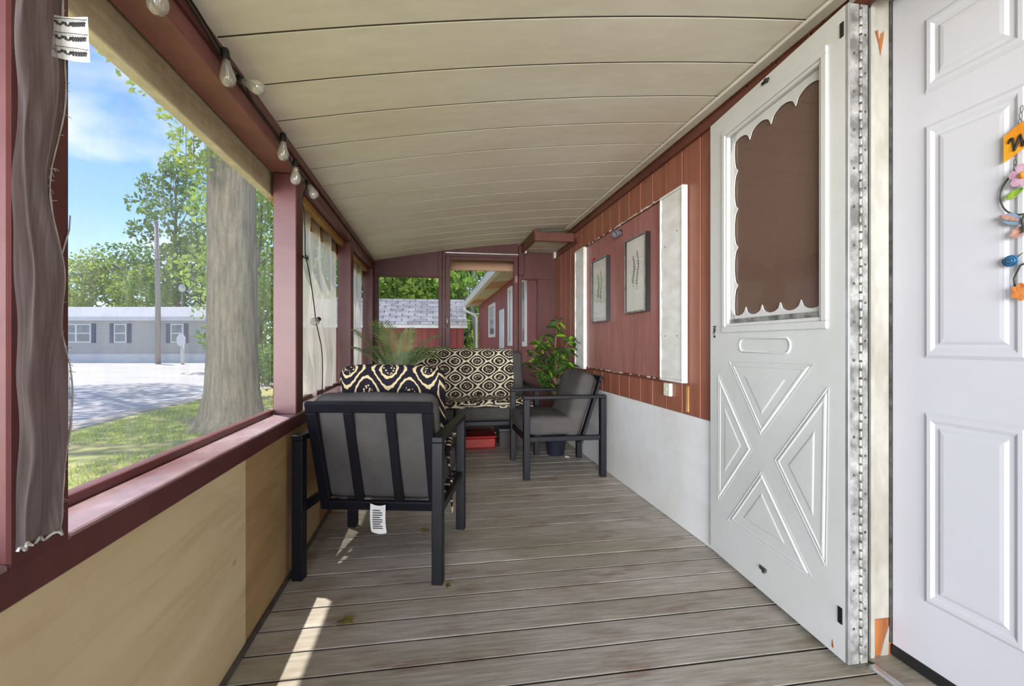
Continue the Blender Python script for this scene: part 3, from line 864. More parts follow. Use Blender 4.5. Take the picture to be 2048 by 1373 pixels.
th_ = struct('trim_5', 'worn wooden threshold with a bright metal edge', 'threshold')
MB().box(1.345, XD + 0.06, DY0 - 0.02, 1.295, -0.004, 0.010).build('threshold_board', 'deck', th_, bevel=0.003)
MB().box(1.318, 1.345, DY0 - 0.02, 1.262, 0.0, 0.012).build('metal_edge', 'alu', th_, bevel=0.004)

# ------------------------------------------------------------------ storm door, swung open against the wall
ang = math.atan2(0.817, 0.065)
d2 = thing('door_2', 'white crossbuck storm door swung open against the wall', 'door', (1.245, 1.268, 0), ang, kind='structure')
W2, T2, Z0, Z1 = 0.822, 0.034, 0.02, 2.036    # face at local y = 0, body behind at negative y
gx0, gx1, gz0, gz1 = 0.094, 0.682, 1.072, 1.932
b = MB()
b.box(0, gx0, -T2, 0, Z0, Z1).box(gx1, W2, -T2, 0, Z0, Z1).box(gx0, gx1, -T2, 0, gz1, Z1).box(gx0, gx1, -T2, 0, Z0, gz0)
b.build('door_slab', 'doorwhite', d2)
def ring(name, x0, x1, z0, z1, w_, y0, y1, mat, bev=0.003):
    b_ = MB()
    b_.box(x0, x1, y0, y1, z1 - w_, z1).box(x0, x1, y0, y1, z0, z0 + w_).box(x0, x0 + w_, y0, y1, z0 + w_, z1 - w_).box(x1 - w_, x1, y0, y1, z0 + w_, z1 - w_)
    return b_.build(name, mat, d2, bevel=bev)
ring('glazing_frame', gx0 - 0.026, gx1 + 0.026, gz0 - 0.026, gz1 + 0.026, 0.026, -0.001, 0.008, 'doorwhite')
ring('glazing_bead', gx0, gx1, gz0, gz1, 0.014, -0.016, 0.003, 'doorwhite')
MB().box(gx0 + 0.012, gx1 - 0.012, -0.026, -0.023, gz0 + 0.012, gz1 - 0.012).build('storm_pane', 'doorscreen', d2)
MB().box(gx0 + 0.014, gx1 - 0.014, -0.018, -0.006, gz0 + 0.014, gz0 + 0.034).build('sash_rail', 'hinge', d2, bevel=0.003)
# scalloped border inside the pane
def scallop(p0, p1, inward, n, base, depth):
    p0, p1, inward = Vector(p0), Vector(p1), Vector(inward)
    m_ = n * 10
    vs, fs = [], []
    for i in range(m_ + 1):
        t = i / m_
        ph = (t * n) % 1.0
        dd = base + depth * (1 - math.sqrt(max(0, 1 - (2 * ph - 1) ** 2)))
        o_ = p0.lerp(p1, t)
        q_ = o_ + inward * dd
        vs += [(o_.x, -0.020, o_.y), (q_.x, -0.020, q_.y), (o_.x, -0.017, o_.y), (q_.x, -0.017, q_.y)]
    for i in range(m_):
        a, c_ = i * 4, i * 4 + 4
        fs += [(a, c_, c_ + 1, a + 1), (a + 2, a + 3, c_ + 3, c_ + 2), (a + 1, c_ + 1, c_ + 3, a + 3)]
    return MB().add(vs, fs)
ax0, ax1, az0, az1 = gx0 + 0.012, gx1 - 0.012, gz0 + 0.012, gz1 - 0.012
scallop((ax1, az0), (ax1, az1), (-1, 0), 5, 0.025, 0.028).build('scalloped_border', 'doorwhite', d2)
scallop((ax0, az1), (ax1, az1), (0, -1), 4, 0.030, 0.040).build('scalloped_border', 'doorwhite', d2)
scallop((ax0, az0), (ax1, az0), (0, 1), 5, 0.035, 0.034).build('scalloped_border', 'doorwhite', d2)
# crossbuck triangles: raised mouldings round raised fields
def tri_panel(pts):
    pts = [Vector(p) for p in pts]
    cen = sum(pts, Vector((0, 0))) / 3
    b_ = MB()
    a_ = abs((pts[1] - pts[0]).cross(pts[2] - pts[0])) / 2 if False else 0
    # inradius-based inset so edges stay parallel
    e0, e1, e2 = (pts[2] - pts[1]).length, (pts[0] - pts[2]).length, (pts[1] - pts[0]).length
    per = e0 + e1 + e2
    inc = (pts[0] * e0 + pts[1] * e1 + pts[2] * e2) / per
    ar = abs((pts[1].x - pts[0].x) * (pts[2].y - pts[0].y) - (pts[2].x - pts[0].x) * (pts[1].y - pts[0].y)) / 2
    rin = 2 * ar / per
    prof = [(0.0, 0.0), (0.003, -0.004), (0.007, -0.004), (0.011, 0.003), (0.017, 0.004), (0.021, 0.0005), (0.056, 0.0005), (0.062, 0.004), (0.068, 0.0045)]
    vs, fs = [], []
    for ins, h in prof:
        s_ = 1 - ins / rin
        for p in pts:
            q_ = inc + (p - inc) * s_
            vs.append((q_.x, h * 0.55 + 0.003, q_.y))
    for i in range(len(prof) - 1):
        for j in range(3):
            k_ = (j + 1) % 3
            fs.append((i * 3 + j, i * 3 + k_, (i + 1) * 3 + k_, (i + 1) * 3 + j))
    q = (len(prof) - 1) * 3
    fs.append((q, q + 1, q + 2))
    b_.add(vs, fs)
    return b_
for tri in ([(0.651, 0.917), (0.133, 0.928), (0.417, 0.635)], [(0.742, 0.856), (0.745, 0.269), (0.482, 0.563)],
            [(0.065, 0.861), (0.077, 0.277), (0.334, 0.56)], [(0.418, 0.494), (0.662, 0.211), (0.139, 0.209)]):
    o = tri_panel(tri).build('crossbuck_panel', 'doorwhite', d2)
b = MB()
pl = []
for i in range(24):
    an = 2 * PI * i / 24
    cx_ = 0.543 if math.cos(an) > 0 else 0.277
    pl.append((cx_ + 0.028 * math.cos(an), 0.0065 if i % 2 else 0.0065, 0.991 + 0.028 * math.sin(an)))
pl.append(pl[0])
b.tube([(p[0], 0.001, p[2]) for p in pl], 0.004, 6, False)
b.build('oval_moulding', 'doorwhite', d2, smooth=True)
MB().box(0.37, 0.415, -0.001, 0.006, 2.013, 2.023).box(0.372, 0.385, 0.0, 0.016, 2.006, 2.02).build('closer_bracket', 'black', d2, bevel=0.002)
MB().box(0.385, 0.428, -0.001, 0.006, 0.108, 0.122).box(0.388, 0.402, 0.004, 0.012, 0.103, 0.112).build('closer_bracket', 'hingedark', d2, bevel=0.002)
MB().box(0.010, 0.026, -0.001, 0.0025, 0.130, 0.180).box(0.012, 0.024, 0.0025, 0.0032, 0.172, 0.176).build('corner_label', 'frame', d2)
MB().box(0.004, 0.018, -0.001, 0.0025, 1.945, 1.990).build('corner_label', 'black', d2)
MB().box(0.768, 0.792, -0.001, 0.003, 1.075, 1.080).box(0.772, 0.778, -0.001, 0.003, 1.05, 1.075).box(0.784, 0.788, -0.001, 0.003, 1.04, 1.07).box(0.774, 0.786, -0.001, 0.003, 1.025, 1.036).build('latch_scar', 'hingedark', d2)
MB().prism([(0.044, 0.036), (0.052, 0.036), (0.049, 0.06)], 1, -0.001, 0.0015).build('rust_chip', 'bare', d2)
# continuous hinge on the near edge (built in world axes, then parented through the door's frame)
inv = Matrix.Translation((1.245, 1.268, 0)) @ Matrix.Rotation(ang, 4, 'Z')
inv = inv.inverted()
def dpart(b_, name, mat, smooth=False, bevel=0, parent=d2):
    b_.v = [tuple(inv @ Vector(p)) for p in b_.v]
    return b_.build(name, mat, parent, smooth, bevel)
dpart(MB().box(1.250, 1.283, 1.256, 1.264, 0.02, 2.036), 'hinge_leaf', 'hinge', bevel=0.001)
dpart(MB().box(1.289, 1.314, 1.256, 1.264, 0.02, 2.036), 'hinge_leaf', 'hinge', bevel=0.001)
dpart(MB().box(1.262, 1.326, 1.264, 1.296, 0.022, 2.034), 'hinge_backing', 'black')
dpart(MB().box(1.245, 1.2515, 1.2555, 1.268, 0.02, 2.036), 'hinge_edge_trim', 'alu', bevel=0.001)
kn = MB().lathe([(0.0, 0.0), (0.0052, 0.0005), (0.0058, 0.003), (0.0058, 0.0185), (0.0052, 0.021), (0.0, 0.0215)], n=8)
km = None
b_ = MB().lathe([(0.0, 0.0), (0.0052, 0.0005), (0.0058, 0.003), (0.0058, 0.0185), (0.0052, 0.021), (0.0, 0.0215)], n=8)
km = b_.mesh('hinge_knuckle', 'hinge', smooth=True)
ctr = inv @ Vector((1.286, 1.2545, 0))
z = 0.03
i = 0
while z < 2.01:
    link('hinge_knuckle', km, d2, (ctr.x, ctr.y + (0.001 if i % 2 else -0.001), z))
    z += 0.0262
    i += 1
b_ = MB()
z = 0.052
while z < 2.02:
    b_.tube([(1.286, 1.2545, z - 0.0008), (1.286, 1.2545, z + 0.0052)], 0.0046, 8)
    z += 0.0262
tag(dpart(b_, 'hinge_pin', 'hingedark', True), kind='stuff')
sm = MB().lathe([(0.0, 0.0025), (0.003, 0.002), (0.0042, 0.0)], n=8).mesh('hinge_screw', 'hingedark', smooth=True)
rotS = (inv.to_3x3() @ Matrix.Rotation(PI / 2, 3, 'X')).to_euler()
z = 0.07
i = 0
while z < 2.0:
    p = inv @ Vector((1.264 if i % 2 else 1.304, 1.2558, z))
    link('hinge_screw', sm, d2, p, rotS)
    z += 0.0585
    i += 1

# ------------------------------------------------------------------ right wall things
def shutter(label, y0, y1, z0, z1, mat='shutter'):
    t = thing('shutter', label, 'shutter', (XR - 0.006, (y0 + y1) / 2, z0), group='white shutters on the red wall')
    hw = (y1 - y0) / 2
    H_ = z1 - z0
    MB().box(-0.022, 0.0, -hw, hw, 0, H_).build('shutter_board', mat, t, bevel=0.003)
    b_ = MB()
    b_.box(-0.034, -0.022, -hw, hw, H_ - 0.014, H_).box(-0.034, -0.022, -hw, hw, 0, 0.014)
    b_.box(-0.034, -0.022, -hw, -hw + 0.014, 0.014, H_ - 0.014).box(-0.034, -0.022, hw - 0.014, hw, 0.014, H_ - 0.014)
    b_.build('shutter_frame', mat, t, bevel=0.003)
    n = 44
    vs, fs = [], []
    for i in range(n + 1):
        zz = 0.016 + (H_ - 0.032) * i / n
        xx = -0.0225 - 0.0018 * (math.sin(i * 1.9) + 1) - 0.003 * (noise.noise(Vector((zz * 6, y0, 0))) + 1)
        vs += [(xx, -hw + 0.015, zz), (xx - 0.002 * math.sin(i * 0.7), hw - 0.018 + 0.006 * noise.noise(Vector((zz * 9, 3, 0))), zz)]
    for i in range(n):
        fs.append((i * 2, i * 2 + 2, i * 2 + 3, i * 2 + 1))
    MB().add(vs, fs).build('louvre_sheet', mat, t, smooth=True)
    for (yy, zz) in ((hw * 0.5, H_ * 0.24), (-hw * 0.55, H_ * 0.24), (hw * 0.5, H_ * 0.72), (-hw * 0.55, H_ * 0.78)):
        MB().lathe([(0.0, 0.002), (0.003, 0.0015), (0.004, 0)], n=8, m=Matrix.Translation((-0.031, yy, zz)) @ Matrix.Rotation(-PI / 2, 4, 'Y')).build('nail_head', 'hingedark', t)
shutter('large white shutter on the red wall nearest the storm door', 2.342, 2.600, 0.785, 1.846)
shutter('narrow-looking white shutter on the red wall nearest the corner', 4.02, 4.286, 0.77, 1.85)

def picture(label, y0, y1, z0, z1, seed):
    t = thing('picture_frame', label, 'picture', (XR - 0.010, (y0 + y1) / 2, z0), group='framed botanical prints on the red panel')
    hw, H_ = (y1 - y0) / 2, z1 - z0
    dp = 0.036
    b_ = MB()
    f_ = 0.010
    b_.box(-dp, 0, -hw, hw, H_ - f_, H_).box(-dp, 0, -hw, hw, 0, f_).box(-dp, 0, -hw, -hw + f_, f_, H_ - f_).box(-dp, 0, hw - f_, hw, f_, H_ - f_)
    b_.build('frame', 'blackframe', t)
    b_ = MB()
    g_ = 0.012
    b_.box(-dp - 0.0012, -dp, -hw, hw, H_ - f_ * .8, H_).box(-dp - 0.0012, -dp, -hw, hw, 0, f_ * .8).box(-dp - 0.0012, -dp, -hw, -hw + f_ * .8, f_ * .8, H_ - f_ * .8).box(-dp - 0.0012, -dp, hw - f_ * .8, hw, f_ * .8, H_ - f_ * .8)
    b_.build('frame_lip', 'hinge', t)
    MB().box(-dp + 0.012, -0.002, -hw + f_, hw - f_, f_, H_ - f_).build('art_sheet', 'artpaper', t)
    MB().box(-dp + 0.004, -dp + 0.006, -hw + f_, hw - f_, f_, H_ - f_).build('glazing', 'pane', t)
    rr = random.Random(seed)
    b_ = MB()
    for sx_, top, bot in ((-0.025, 0.80, 0.30), (0.035, 0.74, 0.34)):
        pts = [(-dp + 0.0112, sx_ + 0.012 * math.sin(i * 0.5), H_ * (bot + (top - bot) * i / 14)) for i in range(15)]
        b_.tube(pts, 0.0008, 4)
        for i, p in enumerate(pts[2:]):
            for sg in (-1, 1):
                l_ = (0.026 - 0.0012 * i) * rr.uniform(0.7, 1.1)
                q = (p[0], p[1] + sg * l_, p[2] + l_ * 0.6)
                md = (p[0], (p[1] + q[1]) / 2, (p[2] + q[2]) / 2)
                b_.tube([p, md, q], [0.0008, 0.0034, 0.0006], 4)
    for v_ in range(len(b_.v)):
        x_, y_, z_ = b_.v[v_]
        b_.v[v_] = (max(min(x_, -dp + 0.0118), -dp + 0.0095), y_, z_)
    b_.build('botanical_print', 'ink', t)
picture('framed botanical print nearer the storm door', 2.775, 3.098, 1.20, 1.697, 1)
picture('framed botanical print farther along towards the corner', 3.45, 3.787, 1.167, 1.672, 2)

t = thing('outlet_box', 'ivory outlet box low on the red wall below the large shutter', 'outlet', (XR, 2.55, 0.695))
MB().box(-0.022, 0.0, -0.036, 0.036, 0, 0.075).build('box_cover', 'plastic', t, bevel=0.004)
MB().box(-0.025, -0.021, -0.006, 0.006, 0.030, 0.046).build('latch', 'plastic', t, bevel=0.002)
MB().box(-0.026, -0.0245, -0.0015, 0.0015, 0.034, 0.042).build('slot', 'ink', t)
o = MB().box(XR - 0.009, XR, 2.338, 2.362, 0.632, 0.770).build('wood_strip', 'yellowwood', bevel=0.002)
tag(o, 'short bare yellow wood strip on the red wall beside the storm door', 'wood strip')
t = thing('spotlight', 'small dark grey round spotlight above the framed prints', 'spotlight', (XR - 0.010, 3.247, 1.795))
mm = Matrix.Rotation(-PI / 2 - 0.3, 4, 'Y') @ Matrix.Rotation(0.3, 4, 'X')
MB().lathe([(0.0, 0.0), (0.016, 0.0), (0.020, 0.012), (0.026, 0.045), (0.028, 0.060), (0.024, 0.060), (0.019, 0.046), (0.0, 0.044)], n=18, m=mm).build('lamp_housing', 'greybox', t, smooth=True)
MB().lathe([(0.0, 0.0), (0.022, 0.0), (0.022, 0.008), (0.0, 0.008)], n=16, m=Matrix.Rotation(-PI / 2, 4, 'Y')).build('mount', 'frame', t, smooth=True)
t = thing('ribbon_bow', 'tiny red ribbon bow above the farther framed print', 'ribbon', (XR - 0.010, 3.80, 1.69))
b = MB()
for sg in (-1, 1):
    b.tube([(-0.004, 0, 0), (-0.010, sg * 0.02, 0.014), (-0.012, sg * 0.034, 0.004), (-0.008, sg * 0.018, -0.008), (-0.004, 0, 0)], [0.004, 0.006, 0.005, 0.006, 0.004], 6)
b.build('bow_loop', 'redbow', t, smooth=True)
MB().tube([(-0.005, 0.0, 0), (-0.010, 0.012, -0.02), (-0.008, 0.020, -0.042)], [0.004, 0.004, 0.003], 6).build('bow_tail', 'redbow', t, smooth=True)

# ------------------------------------------------------------------ string lights
sl = thing('string_lights', 'black cable of clear pear bulbs strung along the left beam', 'string lights', (XL, 2.4, ZH0))
def loc_(p):
    return (p[0] - XL, p[1] - 2.4, p[2] - ZH0)
xc = XL + 0.018
run = [(xc, -0.6, 1.80), (xc, 0.5, 1.81), (xc, 1.05, 1.80), (xc, 1.25, 1.832), (xc, 1.45, 1.808), (xc + 0.01, 1.56, 1.815), (xc, 1.75, 1.79), (xc, 1.97, 1.797), (xc, 2.06, 1.79), (xc, 2.15, 1.755), (xc, 2.24, 1.765), (xc + .005, 2.36, 1.75), (xc, 2.30, 1.66), (xc, 2.33, 1.60), (xc, 2.345, 1.50), (xc, 2.35, 1.42), (xc, 2.42, 1.34), (xc, 2.50, 1.22), (xc, 2.55, 1.12), (xc, 2.60, 1.06), (xc, 2.68, 0.97), (xc, 2.70, 0.86), (xc, 2.69, 0.72)]
def smooth_path(pts, n=4):
    out = []
    P_ = [Vector(p) for p in pts]
    for i in range(len(P_) - 1):
        p0, p1, p2, p3 = P_[max(i - 1, 0)], P_[i], P_[i + 1], P_[min(i + 2, len(P_) - 1)]
        for j in range(n):
            t_ = j / n
            out.append(0.5 * ((2 * p1) + (p2 - p0) * t_ + (2 * p0 - 5 * p1 + 4 * p2 - p3) * t_ ** 2 + (3 * p1 - p0 - 3 * p2 + p3) * t_ ** 3))
    out.append(P_[-1])
    return out
MB().tube([loc_(p) for p in smooth_path(run)], 0.0028, 6).build('cable', 'cable', sl, smooth=True)
run2 = [(xc, 0.2, 1.845), (xc, 0.9, 1.84), (xc, 1.3, 1.845), (xc, 1.62, 1.80), (xc, 1.8, 1.80), (xc, 2.0, 1.775), (xc, 2.22, 1.755)]
MB().tube([loc_(p) for p in smooth_path(run2)], 0.0028, 6).build('cable', 'cable', sl, smooth=True)
lp = [Vector((xc + 0.01 * math.sin(a_), 2.35 + 0.035 * math.cos(a_), 1.40 + 0.008 * math.sin(a_ * 1.7))) for a_ in [i * 0.5 for i in range(30)]]
MB().tube([loc_(p) for p in lp], 0.0016, 5).build('cable_tie', 'cable', sl, smooth=True)
gm = MB().lathe([(0.0085, 0.0), (0.0105, -0.010), (0.0155, -0.030), (0.0205, -0.046), (0.0215, -0.056), (0.0185, -0.068), (0.010, -0.076), (0.0, -0.078)], n=18).mesh('bulb', 'bulb', smooth=True)
fm = MB().tube([(-0.006, 0, -0.006), (-0.007, 0, -0.05), (0, 0, -0.03), (0.007, 0, -0.05), (0.006, 0, -0.006)], 0.0006, 4).mesh('filament', 'filament')
km = MB().lathe([(0.0, 0.030), (0.009, 0.029), (0.0115, 0.022), (0.0115, 0.002), (0.0098, -0.004), (0.0, -0.004)], n=14).mesh('socket', 'cable', smooth=True)
for (p, rx, ry) in (((xc + .012, 1.118, 1.775), 0, 0), ((xc + .012, 1.455, 1.802), 0, -0.1), ((xc + .02, 1.555, 1.795), -0.3, -1.1), ((xc + .012, 1.975, 1.79), 0, 0), ((xc + .012, 2.145, 1.752), 0.0, 0), ((xc + .015, 2.355, 1.742), -0.3, -0.5), ((xc + .012, 2.54, 1.118), -1.35, 0.1)):
    s_ = link('socket', km, sl, loc_(p), (rx, ry, 0))
    g_ = link('bulb', gm, s_)
    link('filament', fm, s_)

# ------------------------------------------------------------------ furniture
def obar(parent, name, p, q, w_, h_, up=(0, 0, 1), mat='frame', bev=0.004):
    return MB().bar(p, q, w_, h_, up).build(name, mat, parent, bevel=bev)
def seat_frame(t, wid, dep, arm=0.612, lw=0.046, back_n=2, back_top=0.752):
    """metal frame of the set; front towards +y, origin on the floor at the centre"""
    hw, hd_ = wid / 2 - lw / 2, dep / 2 - lw / 2
    for sx_ in (-1, 1):
        for sy_ in (-1, 1):
            MB().box(sx_ * hw - lw / 2, sx_ * hw + lw / 2, sy_ * hd_ - lw / 2, sy_ * hd_ + lw / 2, 0, arm - 0.024).build('leg', 'frame', t, bevel=0.003)
        MB().box(sx_ * hw - lw / 2, sx_ * hw + lw / 2, -hd_ - lw / 2, hd_ + lw / 2, arm - 0.024, arm).build('armrest', 'frame', t, bevel=0.003)
        MB().box(sx_ * hw - 0.013, sx_ * hw + 0.013, -hd_ + lw / 2, hd_ - lw / 2, 0.275, 0.312).build('side_rail', 'frame', t, bevel=0.003)
    MB().box(-hw + lw / 2, hw - lw / 2, hd_ - 0.013, hd_ + 0.013, 0.275, 0.312).build('front_rail', 'frame', t, bevel=0.003)
    # leaning back frame
    iw = wid - 2 * lw - 0.004
    yb, yt, zb, zt = -hd_ + 0.16, -hd_ - 0.005, 0.245, back_top
    up = Vector((0, yt - yb, zt - zb)).normalized()
    nrm = Vector((0, -up.z, up.y))
    def pt(x_, f_):
        return Vector((x_, yb + (yt - yb) * f_, zb + (zt - zb) * f_))
    rw = 0.046
    obar(t, 'back_rail', pt(-iw / 2, 0.955), pt(iw / 2, 0.955), 0.024, rw, up)
    obar(t, 'back_rail', pt(-iw / 2, 0.045), pt(iw / 2, 0.045), 0.024, rw, up)
    for sg in (-1, 1):
        obar(t, 'back_stile', pt(sg * (iw / 2 - rw / 2), 0.0915), pt(sg * (iw / 2 - rw / 2), 0.9085), 0.024, rw, (1, 0, 0))
    for i in range(back_n):
        x_ = -iw / 2 + iw * (i + 1) / (back_n + 1)
        obar(t, 'back_slat', pt(x_, 0.0915), pt(x_, 0.9085), 0.020, 0.040, (1, 0, 0))
    # seat slats under the cushion
    for i in range(4):
        yy = -hd_ + 0.19 + i * (2 * hd_ - 0.24) / 3
        MB().box(-hw + lw / 2 - 0.006, hw - lw / 2 + 0.006, yy - 0.02, yy + 0.02, 0.297, 0.310).build('seat_slat', 'frame', t)
    lean = math.atan2(yb - yt, zt - zb)
    return iw, lean, (yb, zb)

def chair(label, loc, rz):
    t = thing('armchair', label, 'armchair', loc, rz, 'metal framed armchairs with charcoal cushions')
    wid, dep = 0.64, 0.63
    iw, lean, (yb, zb) = seat_frame(t, wid, dep)
    sc = MB().rbox(iw / 2, 0.207, 0.068, 0.035, Matrix.Translation((0, 0.103, 0.382)), (0.0, 0.012, 0.014), 12, wrinkle=0.006, seed=loc[0])
    sc = sc.build('seat_cushion', 'cushion', t, smooth=True)
    mm_ = Matrix.Translation((0, yb + 0.015, zb + 0.02)) @ Matrix.Rotation(lean, 4, 'X') @ Matrix.Translation((0, 0.068, 0.258))
    bc = MB().rbox(iw / 2 + 0.004, 0.064, 0.250, 0.05, mm_, (0.0, 0.018, 0.008), 14, wrinkle=0.008, seed=loc[1]).build('back_cushion', 'cushion', t, smooth=True)
    # welt seams
    b_ = MB()
    pts = []
    for i in range(41):
        a_ = 2 * PI * i / 40
        ca, sa = math.cos(a_), math.sin(a_)
        ex = 0.22
        pts.append(mm_ @ Vector((math.copysign(abs(ca) ** ex, ca) * (iw / 2 - 0.006), -0.058, math.copysign(abs(sa) ** ex, sa) * 0.236)))
    b_.tube(pts, 0.0026, 5, False)
    b_.build('piping', 'cushion', bc, smooth=True)
    return t, mm_, iw, lean

c1, m1, iw1, lean1 = chair('near armchair seen from behind, its cushion topped by a patterned pad', (-0.205, 2.352, 0.0), math.radians(-12.6))
c2, m2, iw2, lean2 = chair('armchair turned sideways with its back against the white siding', (0.965, 3.705, 0.0), math.radians(90))

# care tag under the near chair
tg = MB().grid(lambda u, v: (-0.030 + 0.072 * u + 0.010 * (1 - v), -0.182 - 0.020 * math.sin((1 - v) * 2.2) - 0.01 * u, 0.170 + 0.118 * v - 0.008 * math.sin(u * 3)), 8, 10).build('care_tag', 'paper', c1, smooth=True)
b = MB()
for i in range(9):
    z_ = 0.262 - i * 0.0092
    v_ = (z_ - 0.170) / 0.118
    b.box(-0.016 + 0.010 * (1 - v_), (0.028 if i % 3 else 0.018) + 0.010 * (1 - v_), -0.1935 - 0.020 * math.sin((1 - v_) * 2.2), -0.1925 - 0.020 * math.sin((1 - v_) * 2.2), z_, z_ + 0.003)
b.build('tag_print', 'ink', tg)

# patterned pad standing against the near chair's back cushion
pd = thing('patterned_cushion', 'black and tan ogee patterned cushion standing in the near armchair', 'cushion', (-0.205, 2.352, 0), math.radians(-12.6))
mp_ = Matrix.Translation((-0.012, 0.105, 0.655)) @ Matrix.Rotation(0.18, 4, 'X')
MB().rbox(0.262, 0.052, 0.232, 0.05, mp_, (0.0, 0.02, 0.008), 18, uvs=lambda x_, y_, z_: (x_ + 0.0, z_ + y_ + 0.07), wrinkle=0.012, seed=3.3).build('cushion_body', 'pillow', pd, smooth=True)
def crumple(pts, r0, mat_, parent, name, n=10):
    P_ = smooth_path(pts, 5)
    rs = [max(0.002, r0 * (0.65 + 0.6 * abs(noise.noise(Vector((i * 0.55, r0 * 50, 0)))))) for i in range(len(P_))]
    b_ = MB().tube(P_, rs, n)
    us = []
    for f in b_.f:
        us.append([(b_.v[i][1] * 1.5, b_.v[i][2] * 1.5) for i in f])
    b_.uv = us
    return b_.build(name, mat_, parent, smooth=True)
crumple([(0.262, 0.03, 0.545), (0.268, 0.10, 0.55), (0.268, 0.13, 0.53), (0.270, 0.08, 0.49), (0.272, 0.045, 0.455)], 0.019, 'pillow', pd, 'gathered_edge')
crumple([(0.273, 0.05, 0.46), (0.278, 0.055, 0.40), (0.284, 0.08, 0.34), (0.286, 0.07, 0.28), (0.286, 0.075, 0.22), (0.288, 0.085, 0.175), (0.288, 0.10, 0.155)], 0.0065, 'pillow', pd, 'tie_strap', 8)

# loveseat against the end wall, facing the camera
SX, SY = 0.185, 4.49
lv = thing('loveseat', 'dark metal framed loveseat with grey cushions below the end wall', 'sofa', (SX, SY, 0), PI)
iw, lean, (yb, zb) = seat_frame(lv, 1.50, 0.72, back_n=6, back_top=0.80)
for sg in (-1, 1):
    MB().rbox(iw / 4 - 0.003, 0.262, 0.068, 0.035, Matrix.Translation((sg * iw / 4, 0.098, 0.382)), (0, 0.012, 0.012), 12, wrinkle=0.006, seed=sg).build('seat_cushion', 'cushion', lv, smooth=True)
    mm_ = Matrix.Translation((sg * iw / 4, yb + 0.015, zb + 0.03)) @ Matrix.Rotation(lean * 0.8, 4, 'X') @ Matrix.Translation((0, 0.068, 0.315))
    MB().rbox(iw / 4 - 0.003, 0.064, 0.318, 0.05, mm_, (0, 0.018, 0.006), 14, wrinkle=0.006, seed=sg * 2).build('back_cushion', 'cushion_lit' if sg > 0 else 'cushion', lv, smooth=True)  # left cushion gets the paler colour as if catching light

# throw draped over the loveseat back and seat
tw = thing('throw_blanket', 'brown and cream ogee patterned throw draped over the loveseat', 'blanket', (0, 0, 0))
path = [(4.80, 0.80), (4.80, 0.90), (4.775, 0.935), (4.735, 0.945), (4.69, 0.935), (4.655, 0.90), (4.60, 0.75), (4.555, 0.60), (4.53, 0.50), (4.50, 0.477), (4.40, 0.474), (4.26, 0.473), (4.14, 0.470), (4.118, 0.455), (4.110, 0.425)]
# arc length
al_ = [0]
for i in range(1, len(path)):
    al_.append(al_[-1] + math.hypot(path[i][0] - path[i - 1][0], path[i][1] - path[i - 1][1]))
LT = al_[-1]
def on_path(s_):
    for i in range(1, len(path)):
        if s_ <= al_[i] or i == len(path) - 1:
            t_ = (s_ - al_[i - 1]) / (al_[i] - al_[i - 1])
            return (path[i - 1][0] + (path[i][0] - path[i - 1][0]) * t_, path[i - 1][1] + (path[i][1] - path[i - 1][1]) * t_)
def thr(u, v):
    s_ = v * LT
    y_, z_ = on_path(s_)
    seat = max(0, min(1, (s_ - 0.62 * LT) / (0.1 * LT)))
    x0_ = -0.185 - 0.0 * seat
    x1_ = 0.775 + 0.10 * seat
    x_ = x0_ + (x1_ - x0_) * u
    a_ = 0.006 + 0.022 * seat
    nz_ = noise.noise(Vector((x_ * 5.5, s_ * 7, 4)))
    fold = 0.010 * seat * math.sin(x_ * 19 + 2 * noise.noise(Vector((x_ * 3, s_ * 3, 0))))
    return (x_, y_ - (0.010 + a_ * nz_ * 0.4) * (1 - seat) - 0.02 * seat * nz_ * (v > 0.9), z_ + (0.014 + a_ * abs(nz_) + fold) * seat + 0.004 * (1 - seat))
MB().grid(thr, 60, 70, lambda u, v: (u * 0.96 + 0.03, -v * LT + 0.035)).build('throw_cloth', 'throw', tw, smooth=True)
crumple([(-0.17, 4.125, 0.455), (0.0, 4.11, 0.45), (0.15, 4.115, 0.44), (0.30, 4.108, 0.46), (0.45, 4.12, 0.45), (0.6, 4.11, 0.465), (0.72, 4.13, 0.46), (0.82, 4.2, 0.50)], 0.020, 'throw', tw, 'bunched_hem', 10)

# things stored under the loveseat
o = thing('storage_bin', 'red plastic bin pushed under the loveseat', 'bin', (0.42, 4.62, 0))
MB().box(-0.17, 0.17, -0.14, 0.14, 0, 0.10).build('bin_body', 'redbox', o, bevel=0.012)
MB().box(-0.18, 0.18, -0.15, 0.15, 0.10, 0.118).build('bin_lid', 'redbox', o, bevel=0.006)
o = thing('storage_box', 'dark grey box under the loveseat beside the red bin', 'box', (0.76, 4.66, 0))
MB().box(-0.13, 0.13, -0.14, 0.14, 0, 0.15).build('box_body', 'cushion', o, bevel=0.01)
MB().box(-0.135, 0.135, -0.145, 0.145, 0.15, 0.172).build('box_lid', 'greybox', o, bevel=0.006)

